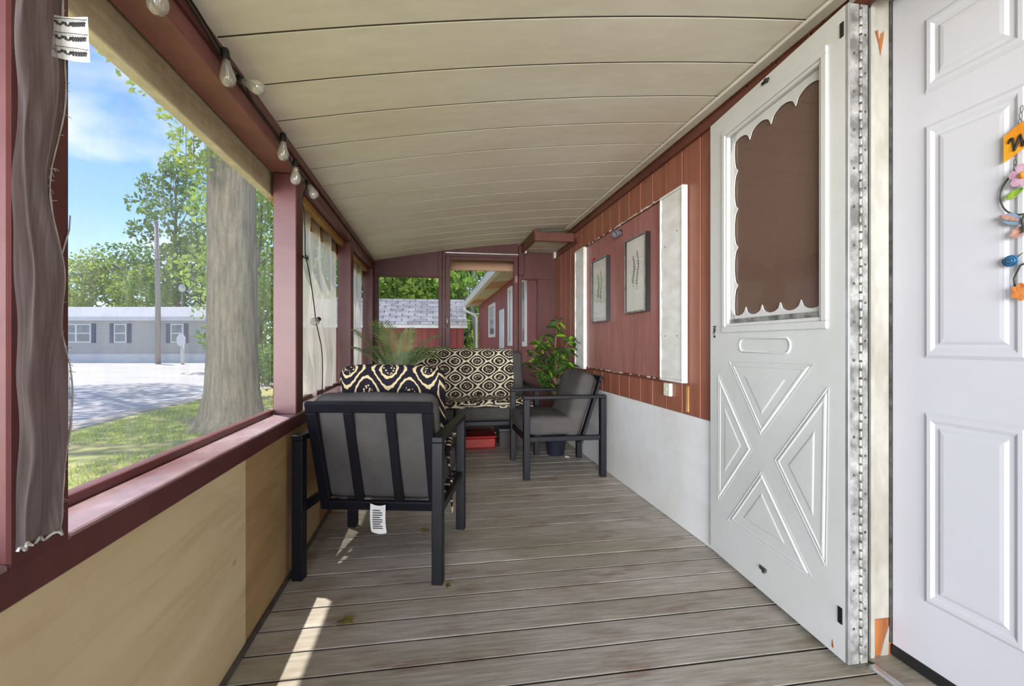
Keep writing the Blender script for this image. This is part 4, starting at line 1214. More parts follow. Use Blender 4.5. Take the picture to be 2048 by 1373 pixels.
# palm in a pot between the near chair and the loveseat
pa = thing('potted_palm', 'potted palm with arching feathery fronds behind the near armchair', 'plant', (-0.27, 3.52, 0))
MB().lathe([(0.0, 0.0), (0.12, 0.0), (0.125, 0.01), (0.155, 0.40), (0.165, 0.42), (0.165, 0.44), (0.150, 0.44), (0.148, 0.41), (0.0, 0.41)], n=28).build('pot', 'pot', pa, smooth=True)
MB().lathe([(0.149, 0.405), (0.08, 0.418), (0.0, 0.42)], n=24).build('soil', 'soil', pa, smooth=True)
def frond(az, rise, reach, droop, z0, seed):
    rr = random.Random(seed)
    n = 26
    dirv = Vector((math.cos(az), math.sin(az), 0))
    side = Vector((-math.sin(az), math.cos(az), 0))
    pts = []
    for i in range(n + 1):
        t_ = i / n
        pts.append(dirv * (0.015 + reach * t_ ** 1.25) + Vector((0, 0, z0 + rise * (t_ - droop * t_ ** 2.6))) + side * 0.02 * math.sin(t_ * 3 + seed))
    b_ = MB()
    b_.tube(pts, [0.0042 * (1 - 0.75 * i / n) for i in range(n + 1)], 5)
    for i in range(9, n + 1):
        t_ = i / n
        tan = (pts[min(i + 1, n)] - pts[max(i - 1, 0)]).normalized()
        up = side.cross(tan).normalized()
        if up.z < 0:
            up = -up
        for sub in (0.3,):
            base = pts[i - 1].lerp(pts[i], 0.5 + sub * 0.9) if i < n else pts[i]
            for sg in (-1, 1):
                L_ = 0.150 * math.sin(PI * (0.18 + 0.72 * (t_ - 0.3) / 0.7)) * rr.uniform(0.85, 1.1) + 0.015
                d_ = (side * sg * 0.75 + tan * 0.72 + up * 0.10).normalized()
                wv = d_.cross(up).normalized() * 0.0050
                p1 = base + d_ * L_ * 0.5 + up * 0.010
                p2 = base + d_ * L_ - Vector((0, 0, 0.16 * L_))
                for p_ in (p1, p2):
                    p_.x = max(p_.x, -0.322)
                b_.add([base - wv * 0.5, base + wv * 0.5, p1 + wv, p2, p1 - wv], [(0, 1, 2, 4), (4, 2, 3)])
    return b_
fr_spec = [(3.0, .42, .27, .18, .72), (3.3, .36, .28, .30, .70), (2.6, .46, .18, .10, .72), (2.3, .36, .27, .30, .70), (2.15, .44, .13, .05, .70),
           (0.25, .48, .30, .30, .70), (-0.1, .46, .36, .45, .70), (-0.5, .38, .30, .45, .68), (0.5, .40, .34, .50, .70), (0.75, .36, .26, .30, .70), (1.0, .44, .16, .15, .70)]
for i, (az, rise, reach, dr, z0) in enumerate(fr_spec):
    frond(az, rise + 0.04, reach, dr, z0 - 0.02, i).build('frond', 'palm', pa)
b = MB()
for i in range(9):
    a_ = i * 2 * PI / 9
    b.tube([(0.03 * math.cos(a_), 0.03 * math.sin(a_), 0.41), (0.02 * math.cos(a_), 0.02 * math.sin(a_), 0.74)], [0.008, 0.005], 6)
b.build('stem_cluster', 'palmstem', pa, smooth=True)

# ficus in the far right corner
fi = thing('potted_ficus', 'leafy ficus in a dark pot between loveseat and side armchair', 'plant', (1.085, 4.14, 0))
MB().lathe([(0.0, 0.0), (0.072, 0.0), (0.076, 0.01), (0.098, 0.16), (0.104, 0.165), (0.104, 0.19), (0.094, 0.19), (0.092, 0.165), (0.0, 0.165)], n=24).build('pot', 'pot', fi, smooth=True)
MB().lathe([(0.093, 0.160), (0.05, 0.172), (0.0, 0.174)], n=20).build('soil', 'soil', fi, smooth=True)
rr = random.Random(5)
tk = [(0, 0, 0.165), (0.01, 0.0, 0.40), (-0.005, 0.01, 0.60), (0.005, 0.0, 0.80), (0.0, 0.01, 1.0), (0.015, 0.0, 1.14)]
MB().tube(smooth_path(tk, 4), [0.014 * (1 - 0.7 * i / 20) for i in range(21)], 8).build('trunk', 'bark_small', fi, smooth=True)
MB().tube(smooth_path([(0.02, 0.0, 0.165), (-0.015, -0.01, 0.35), (0.015, 0.01, 0.52), (-0.01, 0.0, 0.7)], 4), 0.009, 7).build('trunk', 'bark_small', fi, smooth=True)
tips = []
for (tx, ty, tz, zb_) in ((-0.25, -0.02, 0.93, 0.62), (-0.22, 0.05, 0.80, 0.6), (-0.16, -0.06, 1.0, 0.7), (-0.08, 0.05, 1.06, 0.75), (0.02, -0.02, 1.20, 0.95), (0.17, -0.04, 1.06, 0.75), (0.15, 0.05, 0.93, 0.7), (0.12, -0.08, 0.82, 0.62), (-0.12, -0.1, 0.84, 0.6), (-0.05, -0.12, 0.95, 0.68), (-0.08, -0.09, 0.66, 0.5), (0.04, 0.08, 0.90, 0.65), (-0.17, 0.02, 0.70, 0.52)):
    pth = smooth_path([(0, 0, zb_), (tx * 0.45, ty * 0.5, zb_ + (tz - zb_) * 0.65), (tx, ty, tz)], 5)
    MB().tube(pth, 0.0028, 5).build('twig', 'bark_small', fi, smooth=True)
    tips.append(pth)
lvs = []
for mat_ in ('ficus', 'ficusnew'):
    vs = [(0, 0, 0), (0.016, 0.02, 0.002), (0.019, 0.042, 0.0), (0.010, 0.068, -0.006), (0, 0.088, -0.014), (-0.010, 0.068, -0.006), (-0.019, 0.042, 0.0), (-0.016, 0.02, 0.002), (0, 0.03, -0.004), (0, 0.06, -0.009)]
    fs = [(0, 1, 8), (1, 2, 9, 8), (2, 3, 9), (3, 4, 9), (4, 5, 9), (5, 6, 9), (6, 7, 8, 9), (7, 0, 8)]
    lvs.append(MB().add(vs, fs).mesh('leaf', mat_, smooth=True))
for pth in tips:
    for i in range(20):
        p = pth[rr.randint(4, len(pth) - 1)] + Vector((rr.uniform(-1, 1), rr.uniform(-1, 1), rr.uniform(-1, 1))) * 0.022
        lf = link('leaf', lvs[1] if rr.random() < 0.20 else lvs[0], fi, p, (rr.uniform(-0.9, 0.7), rr.uniform(-0.8, 0.8), rr.uniform(0, 2 * PI)))
        s_ = rr.uniform(0.8, 1.3)
        lf.scale = (s_, s_, s_)
for i in range(8):
    lf = link('leaf', lvs[1], fi, (0.085 + 0.016 * (i % 4), -0.115 - 0.004 * i, 0.735 - 0.012 * (i // 2)), (0.2 + 0.1 * i, 0.5, i * 0.8 + 3.6))
MB().tube([(0.01, 0, 0.62), (0.05, -0.07, 0.71), (0.11, -0.12, 0.735)], 0.0025, 5).build('twig', 'bark_small', fi)

# fallen leaves and scraps on the deck
def fallen(label, loc, rz, s_, lobed=True):
    vs, n = [(0, 0, 0.004)], 20
    for i in range(n):
        a_ = 2 * PI * i / n
        r_ = 0.024 * (1 + (0.40 * math.cos(5 * a_) if lobed else 0.1 * math.cos(2 * a_)) + (0.10 * math.cos(10 * a_)))
        vs.append((r_ * math.cos(a_), r_ * math.sin(a_), 0.003 + 0.003 * math.sin(2 * a_ + 1)))
    fs = [(0, i + 1, (i + 1) % n + 1) for i in range(n)]
    t_ = thing('fallen_leaf', label, 'leaf', loc, rz, 'dry leaves lying on the deck')
    MB().add(vs, fs).build('leaf_blade', 'dryleaf', t_, smooth=True).scale = (s_, s_, 1)
    MB().tube([(-0.02 * s_, 0, 0.0025), (-0.035 * s_, -0.006, 0.0018), (-0.05 * s_, -0.004, 0.0018)], 0.0012, 5).build('stalk', 'dryleaf', t_)
fallen('yellow-green lobed leaf lying on the deck near the sun streak', (-0.307, 1.785, 0.0), 0.6, 1.0)
fallen('small curled tan leaf on the deck under the near armchair', (-0.042, 2.575, 0.0), 2.0, 0.9)
fallen('round brown leaf flat on the deck beside the right rear chair leg', (0.062, 1.975, 0.0), 1.1, 0.55, False)

sc_ = MB().grid(lambda u, v: (1.125 + 0.05 * u, 3.975 + 0.03 * v, 0.004 + 0.012 * math.sin(u * PI) * (0.4 + 0.6 * v) + 0.004 * math.sin(u * 9 + v * 5)), 8, 6).build('paper_scrap', 'paper', smooth=True)
tag(sc_, 'crumpled white scrap on the deck before the dark ficus pot', 'paper scrap')

# ------------------------------------------------------------------ welcome hanging on the entry door
ws = thing('hanging_sign', 'painted tin hanging sign with flowers and butterfly on the entry door', 'sign', (1.428, 0.94, 1.131))
def w2(y_, z_, x_=-0.008):
    return Vector((x_, y_ - 0.94, z_ - 1.131))
def flat(outline, x0, x1, name, mat, smooth=False):
    """outline in world (y,z)"""
    return MB().prism([(p[0] - 0.94, p[1] - 1.131) for p in outline], 0, x0, x1).build(name, mat, ws)
pl_ = []
n = 12
for i in range(n + 1):
    t_ = i / n
    pl_.append((0.976 - 0.17 * t_, 1.520 + 0.030 * math.sin(t_ * PI)))
for i in range(n + 1):
    t_ = 1 - i / n
    pl_.append((0.976 - 0.17 * t_, 1.455 + 0.030 * math.sin(t_ * PI)))
o = flat(pl_, -0.012, -0.006, 'sign_plate', 's_yellow')
stroke = [(0.966, 1.497), (0.961, 1.506), (0.956, 1.504), (0.954, 1.478), (0.9535, 1.476), (0.947, 1.492), (0.941, 1.511), (0.937, 1.486), (0.935, 1.482), (0.928, 1.500), (0.922, 1.520)]
MB().tube([w2(a_, b_, -0.0125) for a_, b_ in smooth_path([(p[0], p[1], 0) for p in stroke], 3) and [(q.x, q.y) for q in smooth_path([(p[0], p[1], 0) for p in stroke], 3)]], [0.0016 + 0.0016 * abs(math.sin(i * 0.35)) for i in range(31)], 6).build('letter', 'black', ws, smooth=True)
for zc in (1.541, 1.557, 1.573):
    b = MB()
    b.tube([w2(0.945 - 0.012 * (zc - 1.541) * 10 + 0.003 * math.cos(a_), zc + 0.009 * math.sin(a_)) for a_ in [k_ * PI / 5 for k_ in range(11)]], 0.0008, 4)
    b.build('chain_link', 'wire', ws)
for zc in (1.447, 1.434, 1.421):
    b = MB()
    b.tube([w2(0.955 + 0.003 * math.cos(a_), zc + 0.008 * math.sin(a_)) for a_ in [k_ * PI / 5 for k_ in range(11)]], 0.0008, 4)
    b.build('chain_link', 'wire', ws)
b = MB()
pts = []
for i in range(26):
    a_ = math.radians(70 + i * 9)
    pts.append(w2(0.945 - 0.044 * math.cos(a_) * -1 * -1 + 0.0, 1.375 + 0.052 * math.sin(a_), -0.007))
b.tube([w2(0.940 + 0.046 * math.cos(math.radians(60 - i * 8) - PI / 2 + PI / 2 + 0) , 1.370 + 0.055 * math.sin(math.radians(60 - i * 8)), -0.007) for i in range(20)], 0.0022, 6)
b.build('wire_ring', 'wire', ws, smooth=True)
b = MB()
b.tube([w2(0.955, 1.13, -0.007), w2(0.958, 1.16, -0.007), w2(0.945, 1.19, -0.007), w2(0.92, 1.20, -0.007)], 0.0022, 6)
b.build('wire_curl', 'wire', ws, smooth=True)
b = MB()
b.tube([w2(0.962, 1.205, -0.007), w2(0.94, 1.22, -0.007)], 0.0014, 5)
b.build('rose_stem', 'wire', ws, smooth=True)
def petal(cy, cz, a_, L_, wd, name, mat, x0=-0.016):
    pts = []
    for i in range(14):
        b_ = 2 * PI * i / 14
        lx = L_ / 2 + L_ / 2 * math.cos(b_)
        ly = wd / 2 * math.sin(b_) * (0.6 + 0.5 * lx / L_)
        pts.append((cy + lx * math.cos(a_) - ly * math.sin(a_), cz + lx * math.sin(a_) + ly * math.cos(a_)))
    return flat(pts, x0, x0 + 0.003, name, mat)
for i in range(6):
    petal(0.934, 1.408, 0.3 + i * PI / 3, 0.030, 0.024, 'flower_petal', 's_lilac', -0.016 - 0.0006 * (i % 2))
MB().lathe([(0.0, 0.006), (0.006, 0.004), (0.009, 0.0)], n=12, m=Matrix.Translation(w2(0.934, 1.408, -0.017)) @ Matrix.Rotation(-PI / 2, 4, 'Y')).build('flower_center', 's_yellow', ws, smooth=True)
petal(0.936, 1.378, math.radians(-25), 0.040, 0.020, 'tin_leaf', 's_green', -0.012)
petal(0.934, 1.292, math.radians(32), 0.050, 0.030, 'butterfly_wing', 's_wing', -0.014)
petal(0.942, 1.300, math.radians(28), 0.046, 0.012, 'wing_edge', 's_pink', -0.0165)
petal(0.934, 1.284, math.radians(-40), 0.034, 0.026, 'butterfly_wing', 's_pink', -0.013)
petal(0.934, 1.292, math.radians(148), 0.038, 0.024, 'butterfly_wing', 's_wing', -0.014)
petal(0.934, 1.284, math.radians(228), 0.026, 0.020, 'butterfly_wing', 's_pink', -0.013)
MB().tube([w2(0.934, 1.268, -0.016), w2(0.934, 1.30, -0.016), w2(0.931, 1.315, -0.016)], [0.002, 0.003, 0.001], 6).build('butterfly_body', 'wire', ws, smooth=True)
b = MB()
sp_ = [w2(0.962 + 0.0012 * i ** 0.75 * math.cos(i * 0.55), 1.205 + 0.0010 * i ** 0.75 * math.sin(i * 0.55), -0.014 + 0.0001 * i) for i in range(36)]
b.tube(sp_, 0.0026, 6)
b.build('blue_rose', 's_blue', ws, smooth=True)
for i in range(6):
    petal(0.940, 1.125, 0.5 + i * PI / 3, 0.022, 0.017, 'orange_petal', 's_orange', -0.014 - 0.0006 * (i % 2))

# ------------------------------------------------------------------ outdoors
GZ = -0.35
gd = struct('ground', 'pale sunlit asphalt road and drive beyond the lawn', 'road')
MB().box(-90, 60, -40, 110, GZ - 0.2, GZ - 0.02).build('road_surface', 'road', gd)
lw_ = struct('lawn', 'green lawn between porch and kerb', 'lawn')
kx = [(-5.05, -12.0), (-5.25, 2.0), (-5.45, 8.2), (-5.60, 10.5), (-5.35, 13.0), (-4.0, 18), (-1.5, 24)]
b = MB()
pts = kx + [(14, 24), (14, -12.0)]
b.prism(pts, 2, GZ - 0.1, GZ).build('lawn_ground', 'grass_ground', lw_)
kb = struct('kerb', 'pale concrete kerb between lawn and road', 'kerb')
for i in range(len(kx) - 1):
    (xa, ya), (xb, yb2) = kx[i], kx[i + 1]
    n_ = max(1, int((yb2 - ya) / 2.0))
    for j in range(n_):
        p = (xa + (xb - xa) * j / n_ - 0.22, ya + (yb2 - ya) * j / n_, GZ - 0.01)
        q = (xa + (xb - xa) * (j + 0.992) / n_ - 0.22, ya + (yb2 - ya) * (j + 0.992) / n_, GZ - 0.01)
        MB().bar(p, q, 0.42, 0.05).build('kerb_stone', 'kerb', kb, bevel=0.01)
# grass blades
rr = random.Random(11)
b = MB()
vs, fs = [], []
cnt = 0
while cnt < 42000:
    x_ = -5.3 + 4.45 * rr.random()
    y_ = 0.8 + 11.5 * rr.random() ** 1.2
    if noise.noise(Vector((x_ * 1.1, y_ * 1.1, 0))) < -0.28 + 0.2 * rr.random():
        cnt += 1
        continue
    h_ = rr.uniform(0.025, 0.075)
    a_ = rr.uniform(0, 2 * PI)
    w_ = rr.uniform(0.004, 0.009)
    lx, ly = rr.uniform(-0.03, 0.03), rr.uniform(-0.03, 0.03)
    o_ = len(vs)
    vs += [(x_ - w_ * math.cos(a_), y_ - w_ * math.sin(a_), GZ), (x_ + w_ * math.cos(a_), y_ + w_ * math.sin(a_), GZ), (x_ + lx, y_ + ly, GZ + h_)]
    fs.append((o_, o_ + 1, o_ + 2))
    cnt += 1
go = b.add(vs, fs).build('grass', 'grass')
tag(go, 'short green grass growing on the lawn', 'grass', kind='stuff')

# leaves as small folded rhombs
def leaves(b_, cen, rad, n, size, rr, shell=0.0):
    vs, fs = [], []
    for _ in range(n):
        while True:
            d_ = Vector((rr.uniform(-1, 1), rr.uniform(-1, 1), rr.uniform(-1, 1)))
            L_ = d_.length
            if L_ <= 1 and L_ >= shell * rr.random():
                break
        p = Vector(cen) + Vector((d_.x * rad[0], d_.y * rad[1], d_.z * rad[2]))
        s_ = size * rr.uniform(0.6, 1.25)
        a_ = Vector((rr.uniform(-1, 1), rr.uniform(-1, 1), rr.uniform(-1, 1))).normalized()
        c_ = a_.cross(Vector((rr.uniform(-1, 1), rr.uniform(-1, 1), rr.uniform(-1, 1)))).normalized()
        o_ = len(vs)
        vs += [p - a_ * s_, p + c_ * s_ * 0.55, p + a_ * s_, p - c_ * s_ * 0.55]
        fs.append((o_, o_ + 1, o_ + 2, o_ + 3))
    b_.add(vs, fs)

def tree(label, x_, y_, h_, cr, leafmat, n, size, seed, crown_lo=0.3, tr=0.16, group='trees beyond the road', clumps=14, name='tree', lean=0):
    rr = random.Random(seed)
    t_ = thing(name, label, 'tree', (x_, y_, GZ - 0.02), rr.uniform(0, 6), group)
    pts = [(0.15 * lean * i + rr.uniform(-0.1, 0.1) * (i > 0), rr.uniform(-0.1, 0.1) * (i > 0), h_ * 0.92 * i / 6) for i in range(7)]
    MB().tube(smooth_path(pts, 2), [tr * (1 - 0.85 * i / 12) for i in range(13)], 8).build('trunk', 'bark', t_, smooth=True)
    br, lf = MB(), MB()
    for i in range(clumps):
        f_ = crown_lo + (1 - crown_lo) * (i + 0.5) / clumps
        an = i * 2.4 + rr.uniform(-0.4, 0.4)
        prof = math.sin(PI * min(1, max(0.06, (f_ - crown_lo) / (1 - crown_lo) * 0.86 + 0.14))) ** 0.7
        rd = cr * prof * rr.uniform(0.55, 0.95)
        c_ = Vector((rd * math.cos(an), rd * math.sin(an), h_ * f_))
        z0_ = max(0.2, h_ * (f_ - 0.16))
        br.tube([(0, 0, z0_), (c_.x * 0.5, c_.y * 0.5, z0_ + (c_.z - z0_) * 0.6), tuple(c_)], [tr * 0.28, tr * 0.18, tr * 0.06], 5)
        q = cr * rr.uniform(0.34, 0.5)
        leaves(lf, c_, (q, q, q * 0.75), n // clumps, size, rr, 0.5)
    br.build('branches', 'bark', t_, smooth=True)
    o_ = lf.build('foliage', leafmat, t_)
    tag(o_, kind='stuff')
    return t_

# the big trunk close to the porch
bt = thing('big_tree', 'massive grey maple trunk standing on the lawn before the screen', 'tree', (-3.12, 8.13, GZ))
prof = [(0.62, 0.0), (0.52, 0.10), (0.46, 0.28), (0.42, 0.6), (0.395, 1.2), (0.385, 2.2), (0.375, 3.5), (0.36, 5.0), (0.34, 7.0), (0.30, 9.5), (0.22, 12.5)]
b = MB()
nn = 28
vs, fs = [], []
for i, (r_, z_) in enumerate(prof):
    for j in range(nn):
        a_ = 2 * PI * j / nn
        fl_ = 1 + (0.22 * max(0, math.cos(5 * a_ + 0.7)) * max(0, 1 - z_ / 0.7)) + 0.025 * noise.noise(Vector((math.cos(a_) * 2, math.sin(a_) * 2, z_)))
        vs.append((0.91 * r_ * fl_ * math.cos(a_) - 0.004 * z_, 0.91 * r_ * fl_ * math.sin(a_), z_ - 0.02))
for i in range(len(prof) - 1):
    for j in range(nn):
        k_ = (j + 1) % nn
        fs.append((i * nn + j, i * nn + k_, (i + 1) * nn + k_, (i + 1) * nn + j))
b.add(vs, fs).build('trunk', 'bark', bt, smooth=True)
rr = random.Random(21)
br, lf = MB(), MB()
for (cx_, cy_, cz_, q, n_) in ((-0.4, 2.5, 13, 3.6, 3000), (-3.8, 5.0, 13, 3.2, 2600), (-7.5, 7.6, 14, 3.2, 2600), (-9.8, 10.5, 14.5, 3.0, 2200), (2.5, 4.5, 13.5, 3.0, 1800), (-5.2, 2.0, 14, 2.2, 900)):
    br.tube([(-0.1, 0, 7.0), (cx_ * 0.4, cy_ * 0.4, 10), (cx_, cy_, cz_)], [0.24, 0.16, 0.05], 7)
    leaves(lf, (cx_, cy_, cz_), (q, q, q * 0.5), n_, 0.13, rr)
# hanging sprays that dip into view
for (wx, wy, wz, q, n_) in ((-3.95, 6.4, 4.55, 0.20, 60), (-3.75, 6.5, 4.30, 0.22, 70), (-3.6, 6.7, 4.22, 0.18, 50), (-3.55, 6.8, 3.98, 0.18, 45), (-3.45, 6.9, 3.75, 0.18, 45), (-3.42, 6.95, 4.15, 0.2, 50),
                           (-3.6, 7.3, 3.62, 0.24, 70), (-3.5, 7.3, 3.45, 0.22, 60), (-3.40, 7.4, 3.75, 0.22, 60)):
    c_ = Vector((wx + 3.30, wy - 8.10, wz - GZ))
    br.tube([(-0.05, -0.2, 6.5), (c_.x * 0.7, c_.y * 0.7, 6.6), (c_.x, c_.y, c_.z + 0.8), tuple(c_)], [0.05, 0.025, 0.009, 0.004], 5)
    leaves(lf, c_, (q, q, q), n_, 0.05, rr)
br.build('branches', 'bark', bt, smooth=True)
tag(lf.build('foliage', 'leaf_a', bt), kind='stuff')

# mobile home across the road: frame built square to the street
TH = YAW
def far(px, d_):
    """ground point straight out along the street grid"""
    u_ = (px - 1024) / FPX * d_
    return Vector((u_ * math.cos(TH) + d_ * math.sin(TH), d_ * math.cos(TH) - u_ * math.sin(TH), GZ))
DH = 33.3
pr_ = far(413, DH)
mh = thing('mobile_home', 'long grey mobile home with navy shutters across the road', 'house', (pr_.x, pr_.y, GZ - 0.02), -TH)
k_ = DH / FPX      # metres per picture pixel at that distance
def hx(px):
    return (px - 413) * k_
def hz(py):
    return 1 + (686.5 - py) * k_ - GZ + 0.02
xl_ = -19.0
MB().box(xl_, 0, 0.0, 4.2, hz(708), hz(640)).build('siding_wall', 'hwall', mh)
MB().box(xl_ + 0.05, -0.05, 0.04, 4.15, 0, hz(708)).build('skirting', 'hwhite', mh)
MB().box(xl_ - 0.2, 0.15, -0.25, 4.4, hz(642), hz(634)).build('fascia', 'hwhite', mh)
MB().prism([(-0.25, hz(634)), (4.4, hz(634)), (4.1, hz(614)), (0.1, hz(614))], 0, xl_ - 0.2, 0.15).build('roof', 'hwhite', mh)
MB().box(-0.05, 0.05, -0.03, 0.0, 0.1, hz(642)).build('corner_post', 'hwhite', mh)
for i in range(14):
    zz = hz(706) + i * (hz(642) - hz(706)) / 14
    MB().box(xl_, -0.06, -0.015, 0.0, zz, zz + 0.11).build('siding_course', 'hwall', mh)
for (x0, x1, dbl) in ((137 - 50, 183, 1), (229, 254, 0), (342, 368, 0), (20, 46, 0)):
    a_, c_ = hx(x0), hx(x1)
    z0_, z1_ = hz(686), hz(648)
    b = MB()
    f_ = 0.09
    b.box(a_, c_, -0.06, 0, z1_ - f_, z1_).box(a_, c_, -0.06, 0, z0_, z0_ + f_).box(a_, a_ + f_, -0.06, 0, z0_ + f_, z1_ - f_).box(c_ - f_, c_, -0.06, 0, z0_ + f_, z1_ - f_)
    b.box(a_ + f_, c_ - f_, -0.055, 0, (z0_ + z1_) / 2 - 0.04, (z0_ + z1_) / 2 + 0.04)
    if dbl:
        for m_ in (0.36, 0.69):
            xm = a_ + (c_ - a_) * m_
            b.box(xm - 0.07, xm + 0.07, -0.058, 0, z0_ + f_, z1_ - f_)
    wf = b.build('window_frame', 'hwhite', mh)
    for (za, zb_) in ((z0_ + f_, (z0_ + z1_) / 2 - 0.04), ((z0_ + z1_) / 2 + 0.04, z1_ - f_)):
        MB().box(a_ + f_, c_ - f_, -0.03, -0.016, za, zb_).build('pane', 'farpane', wf)
    for (sa, sb) in ((a_ - 0.32, a_ - 0.03), (c_ + 0.03, c_ + 0.32)):
        MB().box(sa, sb, -0.04, 0, z0_ - 0.02, z1_ + 0.02).build('shutter', 'hnavy', mh)

p = far(316, 31)
up_ = thing('utility_pole', 'bare weathered utility pole before the mobile home', 'pole', (p.x, p.y, GZ - 0.02))
ztop = 1 + (686.5 - 443) * 31 / FPX - GZ
MB().tube([(0, 0, 0), (0, 0.0, ztop * 0.5), (-0.10, 0.0, ztop)], [0.17, 0.15, 0.12], 12).build('pole_shaft', 'pole', up_, smooth=True)
MB().tube([(-0.10, 0, ztop - 0.02), (-0.10, 0, ztop + 0.03)], [0.15, 0.13], 12).build('pole_cap', 'pole', up_)
def sag(p, q, s_):
    p, q = Vector(p), Vector(q)
    return [p.lerp(q, i / 16) - Vector((0, 0, s_ * 4 * (i / 16) * (1 - i / 16))) for i in range(17)]
b = MB()
for (za, left_px, left_py, right_px, right_py) in ((520, 0, 545, 700, 470), (520, 0, 552, 700, 478)):
    zc = 1 + (686.5 - za) * 31 / FPX - GZ + 0.02
    for (qx, qy) in ((left_px, left_py), (right_px, right_py)):
        f1 = far(qx, 33)
        q = (f1.x - p.x, f1.y - p.y, 1 + (686.5 - qy) * 33 / FPX - GZ)
        b.tube(sag((-0.02, -0.14, zc), q, 0.5), 0.018, 5)
b.build('overhead_wire', 'cable', up_)
p = far(365, 30.5)
st = thing('street_sign', 'white sign seen from behind on a short white post', 'sign', (p.x, p.y, GZ - 0.02), -TH)
MB().tube([(0, 0, 0), (0, 0, 1.3)], 0.10, 10).build('sign_post', 'hwhite', st, smooth=True)
MB().prism([(0.30 * math.cos(PI / 8 + i * PI / 4), 1.55 + 0.42 * math.sin(PI / 8 + i * PI / 4)) for i in range(8)], 1, -0.16, -0.10).build('sign_plate', 'hwhite', st, bevel=0.01)
p = far(364, 38)
sl_ = thing('street_lamp', 'thin lamp post with white globe above the mobile home roof', 'street lamp', (p.x, p.y, GZ - 0.02))
zt = 1 + (686.5 - 584) * 38 / FPX - GZ
MB().tube([(0, 0, 0), (0, 0, zt)], [0.07, 0.045], 8).build('lamp_post', 'pole', sl_, smooth=True)
MB().lathe([(0.0, 0.0), (0.14, 0.02), (0.24, 0.18), (0.24, 0.40), (0.14, 0.60), (0.0, 0.64)], (0, 0, zt), 14).build('globe', 'hwhite', sl_, smooth=True)

# trees behind the home
specs = [(95, 47, 9.5, 4.2, 'leaf_a', 'rounded yellow-green tree behind the left end of the mobile home'),
         (185, 45, 9.3, 3.8, 'leaf_a', 'yellow-green tree behind the double window of the mobile home'),
         (245, 48, 10.6, 4.4, 'leaf_b', 'mid green tree behind the shuttered middle window'),
         (300, 44, 8.0, 3.2, 'leaf_a', 'low bushy tree behind the utility pole'),
         (352, 40, 16.5, 3.6, 'leaf_b', 'tall open-crowned tree rising beside the big maple trunk'),
         (402, 45, 11.5, 4.2, 'leaf_b', 'dark green tree half hidden by the big maple trunk'),
         (20, 46, 11, 4.5, 'leaf_b', 'green tree far left beyond the near post')]
for i, (px, d_, h_, cr, lm, lab) in enumerate(specs):
    p = far(px, d_)
    tree(lab, p.x, p.y, h_, cr, lm, 4200 if i != 4 else 4600, 0.20, 40 + i, 0.12 if i != 4 else 0.28, 0.22, clumps=18 if i != 4 else 24)
specs2 = [(520, 24, 12, 3.2, 'sunlit green tree just right of the big maple trunk'), (548, 30, 14, 4.0, 'tall green tree seen by the second red post'),
          (585, 26, 12, 3.6, 'green tree behind the first milky screen'), (640, 27, 12, 3.8, 'green tree behind the second milky screen'), (690, 24, 10, 3.2, 'green tree left behind the shed')]
for i, (px, d_, h_, cr, lab) in enumerate(specs2):
    p = far(px, d_)
    tree(lab, p.x, p.y, h_, cr, 'leaf_c', 4200, 0.16, 60 + i, 0.06, 0.15, 'woodland beside the lawn', 18)
specs3 = [(735, 23, 9.5, 2.8, 'woodland tree left behind the shed roof'), (785, 25, 11, 3.2, 'woodland tree behind the left half of the shed roof'), (835, 23, 9, 2.8, 'woodland tree behind the right half of the shed roof'),
          (885, 26, 11, 3.2, 'woodland tree behind the end wall stud'), (930, 22, 9, 2.5, 'leafy tree seen through the far screen door'), (985, 24, 12, 3.0, 'leafy tree rising above the far gutter')]
for i, (px, d_, h_, cr, lab) in enumerate(specs3):
    p = far(px, d_)
    tree(lab, p.x, p.y, h_, cr, 'leaf_c', 5200, 0.15, 80 + i, 0.06, 0.13, 'woodland behind the shed', 20)
p = far(948, 16.5)
vt = tree('slim pale trunk wound with leaves between shed and house', p.x, p.y, 5.0, 0.55, 'leaf_c', 700, 0.08, 99, 0.1, 0.10, 'woodland behind the shed', 10, name='slim_tree')
for ch in vt.children:
    if ch.name.startswith('trunk'):
        ch.data.materials[0] = MT['pole']
# shrubs under the woodland edge by the maple
for i, (px, d_, lab) in enumerate([(530, 15, 'low leafy shrub right of the maple trunk foot'), (575, 12.5, 'low shrub behind the first milky screen')]):
    p = far(px, d_)
    t_ = thing('shrub', lab, 'shrub', (p.x, p.y, GZ - 0.02), 0, 'shrubs at the woodland edge')
    rr = random.Random(i + 300)
    lf, br = MB(), MB()
    for j in range(7):
        c_ = (rr.uniform(-0.7, 0.7), rr.uniform(-0.7, 0.7), rr.uniform(0.4, 1.1))
        br.tube([(0, 0, 0), c_], [0.03, 0.008], 5)
        leaves(lf, c_, (0.5, 0.5, 0.4), 220, 0.06, rr)
    br.build('stems', 'bark', t_)
    tag(lf.build('foliage', 'leaf_b', t_), kind='stuff')

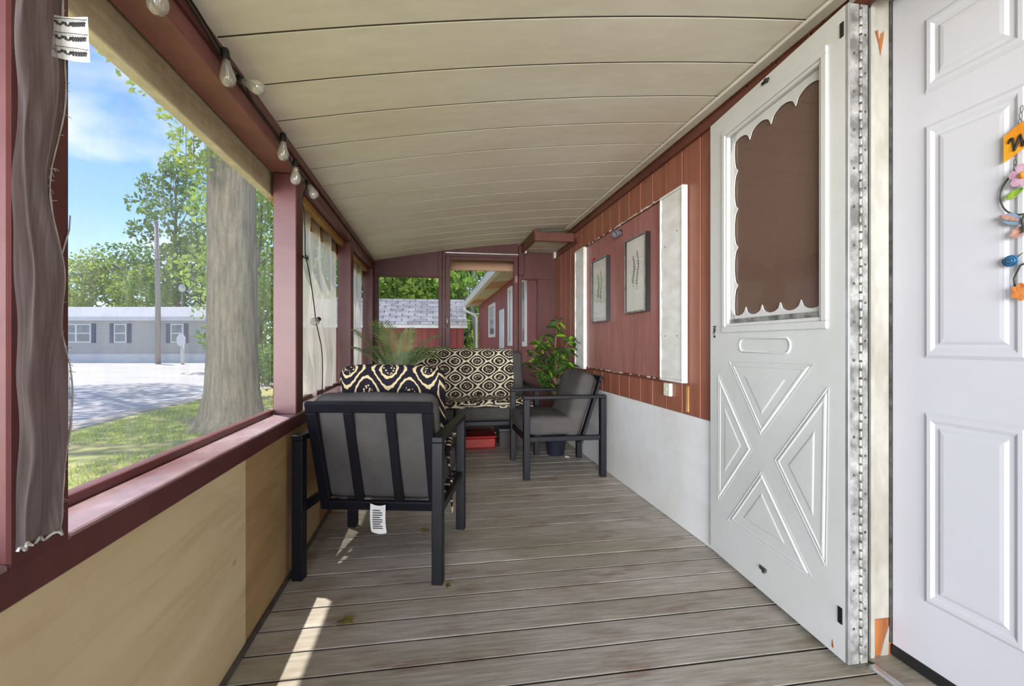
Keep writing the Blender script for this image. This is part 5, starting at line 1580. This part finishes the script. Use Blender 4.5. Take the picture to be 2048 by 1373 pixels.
# shed with shingled roof
sh = thing('garden_shed', 'red garden shed with grey shingled roof beyond the end wall', 'shed', (-0.6, 14.0, GZ - 0.02))
ox, oy, oz = 0.6, -14.0, -GZ + 0.02
x0_, x1_ = -3.6, 1.0
def sb(xa, xb, ya, yb_, za, zb_):
    return MB().box(xa + ox, xb + ox, ya + oy, yb_ + oy, za + oz, zb_ + oz)
sb(x0_ + 0.1, x1_ - 0.1, 14.12, 16.9, GZ - 0.02, 1.44).build('shed_wall', 'shedred', sh)
x = x0_ + 0.1
while x < x1_ - 0.12:
    sb(x + 0.006, min(x + 0.19, x1_ - 0.1), 14.10, 14.125, GZ, 1.44).build('wall_board', 'shedred', sh)
    x += 0.2
sb(x0_, x1_, 13.97, 14.0, 1.435, 1.535).build('fascia', 'outwhite', sh)
R0, R1 = Vector((0, 13.96, 1.525)), Vector((0, 15.5, 2.385))
rd_ = (R1 - R0)
up3 = Vector((0, -rd_.z, rd_.y)).normalized()
vs = []
for (yy, zz) in ((13.98, 1.515), (15.5, 2.37), (17.02, 1.515)):
    vs += [(x0_ + ox, yy + oy, zz + oz), (x1_ + ox, yy + oy, zz + oz)]
MB().add(vs, [(0, 1, 3, 2), (2, 3, 5, 4), (0, 4, 5, 1), (0, 2, 4), (1, 5, 3)]).build('roof_deck', 'shingle', sh)
rows, wsh = 10, 0.36
slope = math.atan2(rd_.z, rd_.y)
L_ = rd_.length / rows
smsh = MB().box(0.009, wsh - 0.009, 0, L_ * 1.12, 0, 0.012).mesh('shingle', 'shingle')
for r_ in range(rows):
    x = x0_ - (0.18 if r_ % 2 else 0)
    while x < x1_ - 0.05:
        p = R0 + rd_ * (r_ / rows) + up3 * (0.004 + 0.003 * (r_ % 2))
        if x + wsh > -2.4:
            o = link('shingle', smsh, sh, (max(x, x0_) + ox + R(-0.004, 0.004), p.y + oy, p.z + oz), (slope - 0.02, 0, 0))
            if x + wsh > x1_:
                o.scale.x = (x1_ - x) / wsh
        x += wsh
bpy.context.view_layer.update()
